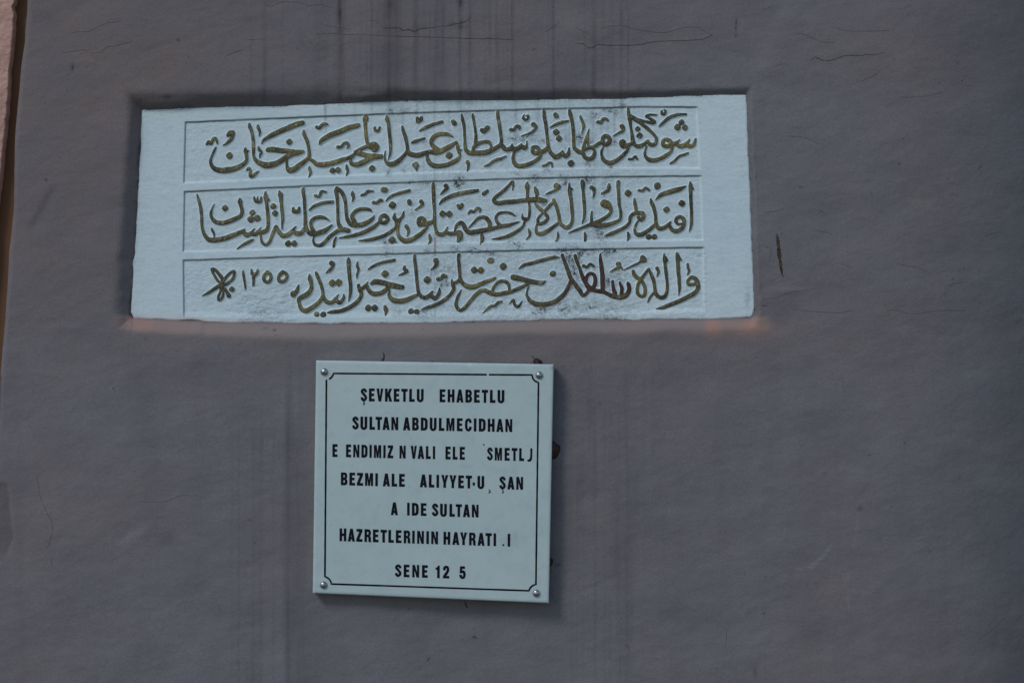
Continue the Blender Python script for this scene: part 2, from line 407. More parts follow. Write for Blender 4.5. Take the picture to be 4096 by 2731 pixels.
scuff_line([(3430, 2065, 3), (3424, 2130, 3), (3406, 2220, 3)], .4)
pale = (dB > 0) * sstep(dB / 8) * sstep((wB * 1.25 - dB) / 26) * (X > 500) * sstep((3110 - X) / 60) * .75
# the ledge under the slab keeps older, paler pink paint, and two faded patches at its right end
ledge = (dB > -4) * sstep((dB + 4) / 6) * sstep((wB * 1.05 - dB) / 22)
faded = ledge * (sstep((1000 - X) / 450) * .42 + .10) * (X > 400) * (X < 3080)
faded += sstep((dB + 2) / 8) * (sstep((X - 2808) / 30) * sstep((2898 - X) / 34) * sstep((1372 - Yp) / 70) * .42 + gauss(X, 3010, 58) * gauss(Yp, 1302, 36) * .58 + gauss(X, 2940, 200) * gauss(Yp, 1320, 40) * .15)
faded += gauss(X, 330, 120) * gauss(Yp, 345, 60) * .12
faded *= sstep((X - 425) / 110)
faded *= np.clip(1 + vnoise(X, Yp, 110, 58, 3) * .8, .2, 1.6)
earth = notch * .28 + np.where(U < 6, .4, 0) * (Yp > 1500)
warm = .34 * sstep((1500 - X) / 1500) * sstep((1500 - Yp) / 900) + .30 * gauss(X, 1700, 1700) * gauss(Yp, 1330, 200) + .18 * gauss(Yp, 150, 260) + vnoise(X, Yp, 420, 57, 3) * .14
wall_me = skirt_grid('plaster_wall', P, 1.9, dict(warm=warm, scuff=scuff, pale=pale, stain=np.clip(stain, 0, .95), faded=np.clip(faded, 0, 1), wash=np.clip(wash, 0, 1), earth=np.clip(earth, 0, .9)))
wall = link('plaster_wall', wall_me, wm.m)
tag(wall, 'pinkish grey plastered wall with cracks and drip stains around a sunken slab', 'wall')

def wall_y(px, py):
    j = np.clip(np.searchsorted(v, py) - 1, 0, len(v) - 2)
    row = X[j]; i = int(np.clip(np.searchsorted(row, px) - 1, 0, len(row) - 2))
    f = (px - row[i]) / max(1e-6, row[i + 1] - row[i]); g = (py - v[j]) / (v[j + 1] - v[j])
    a = Yw[j, i] * (1 - f) + Yw[j, i + 1] * f; b = Yw[j + 1, i] * (1 - f) + Yw[j + 1, i + 1] * f
    return float(a * (1 - g) + b * g)

def ribbon(name, pts, mat, parent, jitter=1.2, lift=.0006, step=5.0, label=None):
    """a thin raised-edge strip that follows the wall; pts = (px, py, width px)"""
    C_ = catmull(pts, step); n = len(C_)
    vs, fs = [], []
    for i in range(n):
        a = C_[max(0, i - 1)]; b = C_[min(n - 1, i + 1)]
        tx, ty = b[0] - a[0], b[1] - a[1]; L = math.hypot(tx, ty) or 1
        nx, ny = -ty / L, tx / L
        j = random.uniform(-jitter, jitter); wv = C_[i, 2] / 2 * random.uniform(.55, 1.35)
        px, py = C_[i, 0] + nx * j, C_[i, 1] + ny * j
        for s in (-1, 0, 1):
            q = (px + nx * wv * s, py + ny * wv * s)
            yy = wall_y(*q) - (lift if s == 0 else lift * .35)
            vs.append(at(q[0], q[1], yy))
        if i:
            k = 3 * i
            for s in (0, 1): fs.append((k - 3 + s, k - 2 + s, k + 1 + s, k + s))
    me = bpy.data.meshes.new(name); me.from_pydata(vs, [], fs)
    o = link(name, me, mat, parent)
    if label: o['label'] = label
    return o

def K(ox, oy, s, pts, wd):
    out = []; n = len(pts)
    for i, p in enumerate(pts):
        t = i / (n - 1); ww = wd * (.25 + .75 * math.sin(math.pi * min(max(t, .04), .96)) ** .5)
        out.append((ox + p[0] / s, oy + p[1] / s, ww))
    return out
K4 = (900, 0, 1.68); K5 = (2300, 0, 1.3096); K1 = (0, 0, 1.742); K6 = (2700, 600, 1.6848); K7 = (2200, 1400, 1.178); K3 = (0, 1700, 1.521)
CR = [  # (crop, points, width px, dark?)
 (K4, [(1060, 190), (1110, 192), (1165, 188), (1195, 205), (1240, 200), (1272, 215), (1310, 195), (1360, 190)], 4.6, 1),
 (K4, [(960, 138), (1010, 145), (1040, 165), (1060, 190)], 2.2, 0),
 (K4, [(1310, 195), (1400, 185), (1480, 178), (1520, 170), (1550, 160), (1610, 150), (1650, 115)], 2.8, 1),
 (K4, [(610, 228), (720, 225), (790, 230), (950, 236), (1150, 245)], 1.6, 0),
 (K4, [(1150, 245), (1400, 252), (1560, 258), (1740, 262), (1760, 255), (1790, 261), (1850, 264), (1940, 267)], 2.6, 1),
 (K4, [(270, 30), (310, 45), (345, 28), (380, 15), (480, 15), (560, 40), (640, 30), (690, 45), (730, 57)], 2.4, 0),
 (K4, [(670, 170), (720, 182), (800, 190), (830, 205)], 2.4, 0),
 (K4, [(2150, 215), (2190, 190), (2210, 180), (2250, 145)], 2.6, 0),
 (K4, [(10, 375), (60, 355), (120, 330)], 2.2, 0), (K4, [(150, 270), (200, 265), (270, 262)], 2.0, 0),
 (K5, [(0, 145), (40, 165), (80, 178)], 2.2, 0),
 (K5, [(0, 230), (40, 230), (70, 250), (100, 247), (120, 235), (180, 238), (300, 238), (350, 232), (400, 222), (460, 217), (520, 215), (640, 210), (690, 198), (720, 185)], 2.9, 1),
 (K5, [(720, 185), (690, 172), (650, 145), (600, 143), (560, 148), (500, 165), (450, 172), (380, 165), (310, 152), (230, 135), (140, 148)], 2.6, 0),
 (K5, [(1340, 140), (1380, 150), (1420, 160), (1520, 165), (1650, 160)], 2.2, 0),
 (K5, [(1160, 178), (1200, 180), (1250, 205), (1310, 220), (1360, 225)], 2.6, 0),
 (K5, [(1235, 315), (1248, 306), (1260, 298), (1280, 308), (1300, 322)], 2.6, 1),
 (K5, [(1262, 304), (1300, 316), (1330, 318), (1360, 312), (1420, 292), (1500, 292), (1520, 285), (1560, 290), (1620, 275)], 2.8, 1),
 (K5, [(985, 55), (1010, 42), (1040, 28)], 2.0, 0), (K5, [(1700, 510), (1800, 508), (1880, 495), (1920, 480)], 2.0, 0),
 (K5, [(1110, 712), (1190, 718), (1230, 732), (1280, 755)], 2.0, 0), (K5, [(1040, 348), (1070, 342), (1095, 334), (1110, 345)], 2.0, 0),
 (K5, [(2110, 895), (2122, 880), (2135, 858)], 2.6, 0), (K5, [(1500, 425), (1560, 400), (1600, 370)], 1.6, 0),
 (K1, [(500, 230), (550, 222), (610, 222), (640, 208), (680, 190), (750, 160), (810, 155), (840, 140)], 2.4, 0),
 (K1, [(430, 370), (500, 360), (600, 345)], 2.2, 0), (K1, [(630, 374), (700, 365), (740, 330), (800, 322), (880, 300), (925, 285)], 2.6, 0),
 (K1, [(305, 715), (315, 730)], 3, 1), (K1, [(320, 1002), (340, 1018)], 2.4, 0), (K1, [(1000, 180), (1006, 195)], 2.6, 0),
 (K6, [(590, 1005), (680, 995), (740, 970), (790, 955), (860, 945), (980, 930)], 2.4, 0),
 (K6, [(585, 1043), (600, 1048), (625, 1049)], 4, 1), (K6, [(800, 1070), (900, 1085), (1100, 1095), (1200, 1080)], 1.8, 0),
 (K6, [(1420, 1078), (1500, 1080), (1560, 1100), (1640, 1100), (1700, 1090), (1800, 1080), (1960, 1080)], 2.0, 0),
 (K6, [(1500, 760), (1560, 780), (1640, 795), (1720, 832)], 2.2, 0), (K6, [(2095, 575), (2140, 562), (2200, 545)], 2.2, 0),
 (K6, [(605, 655), (625, 650), (645, 665), (645, 700), (638, 745)], 2.0, 0), (K6, [(1110, 768), (1150, 775), (1190, 797)], 2.0, 0),
 (K6, [(2040, 140), (2060, 90)], 2.6, 0), (K6, [(940, 540), (1000, 550), (1060, 568)], 1.6, 0), (K6, [(600, 420), (660, 415), (740, 398)], 1.6, 0),
 (K6, [(1820, 920), (1880, 900), (1960, 890)], 1.8, 0), (K6, [(535, 30), (536, 70)], 2.6, 0), (K6, [(542, 165), (543, 190)], 2.6, 0),
 (K7, [(830, 1305), (832, 1350), (824, 1400)], 2.0, 0), (K7, [(1380, 130), (1382, 200)], 1.8, 0), (K7, [(2020, 1362), (2090, 1310), (2150, 1250)], 2.0, 0),
 (K7, [(210, 1110), (212, 1098), (245, 1082)], 2.2, 0),
 (K3, [(228, 300), (240, 420), (262, 480), (290, 540), (312, 580), (318, 640), (300, 710), (285, 745)], 2.0, 0), (K3, [(312, 800), (315, 860)], 1.6, 0),
 (K3, [(860, 462), (960, 468), (1040, 450), (1110, 428), (1200, 428)], 1.8, 0), (K3, [(1490, 1195), (1520, 1205), (1552, 1222)], 2.4, 0),
]
for crop, pts, wd, dark in CR:
    ribbon('crack', K(*crop, pts, wd * (.85 if dark else .72)), cm.m if dark else fm.m, wall, jitter=1.4)
ribbon('scrape_mark', [(3108, 935, 4), (3112, 965, 15), (3116, 1005, 17), (3120, 1040, 15), (3125, 1075, 11), (3128, 1095, 6), (3134, 1108, 5)], gm.m, wall, jitter=.8, step=3,
       label='long dark brown tapering scrape')
ribbon('scratch', K(*K7, [(1880, 915), (1895, 900)], 3), scm.m, wall, jitter=.8, step=3)
ribbon('scratch', K(0, 800, 1.742, [(607, 1255), (609, 1278)], 5), scm.m, wall, jitter=.5, step=2)

# ================================================================ LEFT EDGE: salmon pier, brown board between
PIER = [(90, -2400), (62, -60), (60, 10), (50, 28), (56, 60), (53, 110), (46, 190), (38, 280), (33, 380), (27, 450), (20, 520), (12, 600), (6, 680), (-4, 760), (-20, 900), (-60, 1300), (-150, 2700), (-300, 6200)]
pu = np.concatenate([[0, 2, 4, 7, 12], np.arange(18, 140, 6), np.geomspace(150, 1500, 14)])
pv_ = np.concatenate([-np.geomspace(2600, 30, 16), np.arange(-20, 1500, 6), np.geomspace(1510, 6262, 24)])
PU, PV = np.meshgrid(pu[::-1], pv_)
PXx = poly_x(PV, PIER) + vnoise(PV, PV * 0, 30, 71, 4) * 3.5 - PU
ph = 12 - np.clip(1 - PU / 6, 0, 1) ** 2 * 3 + vnoise(PXx, PV, 90, 72, 4) * 3 + vnoise(PXx, PV, 14, 73, 3) * 1.3
pier = link('salmon_pier', skirt_grid('salmon_pier', at_np(PXx, PV, -ph / 1000.0), .42), km.m)
tag(pier, 'rough salmon pink pier at the far left edge of the wall', 'pillar')
x0, _, z1 = at(-560, -2600, .06); x1 = at(420, 0, .06)[0]
me = bpy.data.meshes.new('brown_recess')
b0, b1 = .014, .40  # plain block stands in for the shaded brown recess
vs = [(x0, b0, 0), (x1, b0, 0), (x1, b0, z1), (x0, b0, z1), (x0, b1, 0), (x1, b1, 0), (x1, b1, z1), (x0, b1, z1)]
me.from_pydata(vs, [], [(0, 1, 2, 3), (5, 4, 7, 6), (4, 0, 3, 7), (1, 5, 6, 2), (3, 2, 6, 7), (4, 5, 1, 0)])
tag(link('brown_recess', me, rm.m), 'dark orange brown board in the slot between pink pier and grey wall', 'recess')

# ================================================================ CARVED SLAB
FLOOR = .0030
plaque = bpy.data.objects.new('carved_plaque', None); COL.objects.link(plaque)
plaque.location = at(1775, 1285, .01); plaque.empty_display_size = .1
bpy.context.view_layer.update()
tag(plaque, 'long whitewashed marble slab with three lines of raised gilded Arabic script', 'plaque')
def adopt(o, root):
    o.parent = root; o.matrix_parent_inverse = root.matrix_world.inverted()
    return o

gx = np.arange(0, 1 + 1e-9, 1 / 830.0); gy = np.arange(0, 1 + 1e-9, 1 / 300.0)
GX, GY = np.meshgrid(gx, gy)
# border follows the outline: interpolate between left/right and top/bottom polylines
yy0 = 380 + GY * 900
XL = poly_x(yy0, SL_LEFT) + vnoise(yy0, yy0 * 0, 40, 101, 4) * 4.5; XR = poly_x(yy0, SL_RIGHT) + vnoise(yy0, yy0 * 0 + 9, 40, 102, 4) * 2.5
SX = XL + GX * (XR - XL)
YT = poly_y(SX, SL_TOP) + vnoise(SX, SX * 0, 55, 103, 5) * 5; YB = poly_y(SX, SL_BOT) + vnoise(SX, SX * 0 + 5, 70, 104, 5) * 5.5
SY = YT + GY * (YB - YT)
eL = (SX - XL); eR = (XR - SX); eT = SY - YT; eB = YB - SY
em = np.minimum.reduce([eL, eR, eT, eB])
hh = -np.clip(1 - em / 7, 0, 1) ** 2 * 2.2                       # mm, worn edges
hh += vnoise(SX, SY, 300, 110, 3) * .8 + vnoise(SX * .6, SY * 1.4, 40, 111, 4) * .30
edge_shade = np.zeros_like(SX); rough = np.full_like(SX, .30)
for k, p in enumerate(PANELS):
    a = SY - poly_y(SX, p['top']) - vnoise(SX, SX * 0, 30, 120 + k, 3) * 1.0
    b = poly_y(SX, p['bot']) - SY + vnoise(SX, SX * 0, 30, 130 + k, 3) * 1.5
    l = SX - poly_x(SY, p['left']); r = poly_x(SY, p['right']) - SX
    depth = np.minimum.reduce([sstep((a + 1.5) / 4.5), sstep((b + 3) / (9 if k < 2 else 26)), sstep((l + 1.5) / 4.5), sstep((r + 3) / 8)])
    hh -= depth * FLOOR * 1000
    inside = (l > 0) & (r > 0) & (b > 0)
    edge_shade = np.maximum(edge_shade, gauss(a, 1.5, 3.4) * (l > -2) * (r > -6) * np.clip(.72 + vnoise(SX, SY, 60, 140 + k, 3) * .5, .3, 1))  # painted shadow under the panel's upper edge
    edge_shade = np.maximum(edge_shade, gauss(l, 1.5, 2.6) * (a > 0) * (b > 0) * .62)  # painted shadow along the panel's left edge
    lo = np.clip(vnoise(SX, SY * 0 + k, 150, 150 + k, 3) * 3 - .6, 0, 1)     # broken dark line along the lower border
    edge_shade = np.maximum(edge_shade, gauss(b, -1, 2.0) * inside * lo * .55 if k < 3 else 0)
    rough = np.where(inside & (a > 0), (.62, .66, .8)[k], rough)
g3 = (SY > 1010) & (SX < 2830)
rough = np.where(g3 & (SX > 1950), .95, rough)
rough = np.where((SX > 950) & (SX < 1190) & (SY > 1140), 1.25, rough)
hh += ((SX > 930) & (SX < 1200) & (SY > 1150)) * sstep((SX - 930) / 60) * sstep((1200 - SX) / 50) * sstep((SY - 1150) / 30) * vnoise(SX * .7, SY * 1.2, 24, 160, 3) * 1.3
hh += (g3 & (SX > 1950)) * vnoise(SX, SY, 13, 161, 2) * .38
smear = sstep((SX - 2200) / 60) * sstep((2800 - SX) / 200) * sstep((SY - 1185 + (SX - 2200) * .10) / 20)      # smeared repair, lower right
sl = (SY - 1200) + (SX - 2300) * .26
hh += smear * (vnoise(sl * 1.0, sl * 0, 12, 162, 2) * .8 + .7) ; rough = rough * (1 - smear) + .25 * smear
rngs = np.random.RandomState(5); drip = np.zeros_like(SX); dirt = np.zeros_like(SX)
for i, (dx, ww) in enumerate(DROPS[:-1]):
    fd = sstep((620 - SY) / 200) if dx not in (1740, 2376, 2443) else 1.0
    drip += gauss(SX + vnoise(SX * 0, SY, 60, 170 + i, 2) * 3, dx, ww * .8) * fd * .34 * np.clip(.6 + vnoise(SX * 0 + dx, SY, 70, 180 + i, 3), 0, 1)
for k in range(34):
    dx = rngs.uniform(1300, 2500); y_b = rngs.uniform(440, 700) if k % 4 else rngs.uniform(700, 1200)
    drip += rngs.uniform(.12, .42) * gauss(SX + vnoise(SX * 0 + k, SY, 60, 900 + k, 2) * 3, dx, rngs.uniform(2.5, 7)) * sstep((y_b - SY) / 80) * np.clip(.6 + vnoise(SX * 0 + dx, SY, 50, 950 + k, 3), 0, 1)
for k in range(60):
    cx, cy = rngs.uniform(1450, 2500), rngs.choice([448, 560, 690, 725, 850, 975, 1010, 1130, 1240]) + rngs.uniform(-14, 14)
    dirt += rngs.uniform(.4, .9) * gauss(SX, cx, rngs.uniform(8, 26)) * gauss(SY, cy, rngs.uniform(4, 22))
for (cx, cy, rx, ry, a_) in ((2275, 1025, 40, 30, 1.0), (2300, 1070, 22, 60, .95), (2268, 1002, 46, 9, .9), (2420, 1003, 36, 10, 1), (2430, 1015, 14, 16, 1), (2405, 935, 22, 34, .85), (2352, 655, 12, 26, .7),
                             (2443, 668, 9, 10, .6), (2165, 1240, 22, 16, .95), (2165, 1283, 34, 8, .9), (2345, 712, 34, 10, .85), (2360, 730, 18, 14, .8), (2370, 900, 40, 30, .45),
                             (2450, 705, 24, 8, .7), (2175, 815, 24, 30, .6), (2420, 760, 12, 50, .4), (1640, 730, 16, 8, .8), (1580, 447, 44, 30, .5), (2060, 975, 20, 10, .5),
                             (2470, 1120, 30, 60, .45), (2330, 1000, 60, 4, .8), (1960, 1005, 30, 6, .7), (1960, 1018, 16, 12, .6), (1780, 1075, 80, 30, .35), (1690, 1250, 30, 25, .6),
                             (1850, 1010, 60, 4, .5), (1060, 1250, 60, 22, .6), (2440, 1275, 40, 12, .7), (2350, 1230, 160, 40, .35), (1590, 1245, 20, 18, .5), (1230, 520, 20, 20, .2),
                             (1580, 1190, 14, 30, .5), (2780, 1180, 5, 40, .2), (2990, 1190, 12, 40, .55), (2490, 425, 14, 20, .7), (1740, 1000, 4, 30, .8), (1820, 995, 20, 12, .6)):
    dirt += a_ * gauss(SX, cx, rx) * gauss(SY, cy, ry)
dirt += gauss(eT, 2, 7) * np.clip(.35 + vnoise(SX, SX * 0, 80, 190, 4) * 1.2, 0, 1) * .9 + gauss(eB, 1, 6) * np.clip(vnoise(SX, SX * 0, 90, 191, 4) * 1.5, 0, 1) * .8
dirt += .12 + .20 * (SX > 735) * (SX < 2815) * sstep((SX - 1500) / 300) * sstep((2700 - SX) / 200)
rust = gauss(SX, 1740, 4) * gauss(SY, 968, 30) * .8 + gauss(SX, 2262, 16) * gauss(SY, 1120, 9) * np.clip(.2 + vnoise(SX, SY, 9, 192, 2) * 1.3, 0, 1) * .6 + gauss(SX, 2443, 16) * gauss(SY, 1160, 5) * .4 \
     + gauss(SX, 2255, 30) * gauss(SY - 1205 + (SX - 2255) * .55, 0, 5) * .4 + gauss(SX, 1725, 3) * gauss(SY, 1094, 14) * .7
pinkish = gauss(eB, 2, 16) * np.clip(.5 + vnoise(SX, SY, 120, 193, 3), 0, 1) * (.5 * sstep((1400 - SX) / 400) + .2)
slab_me = skirt_grid('slab', at_np(SX, SY, -hh / 1000.0), .030, dict(edge_shade=np.clip(edge_shade, 0, 1), dirt=np.clip(dirt, 0, 1), drip=np.clip(drip, 0, .6), rough=rough, rust=np.clip(rust, 0, .9), pinkish=np.clip(pinkish, 0, .6)))
adopt(link('slab', slab_me, sm.m), plaque)

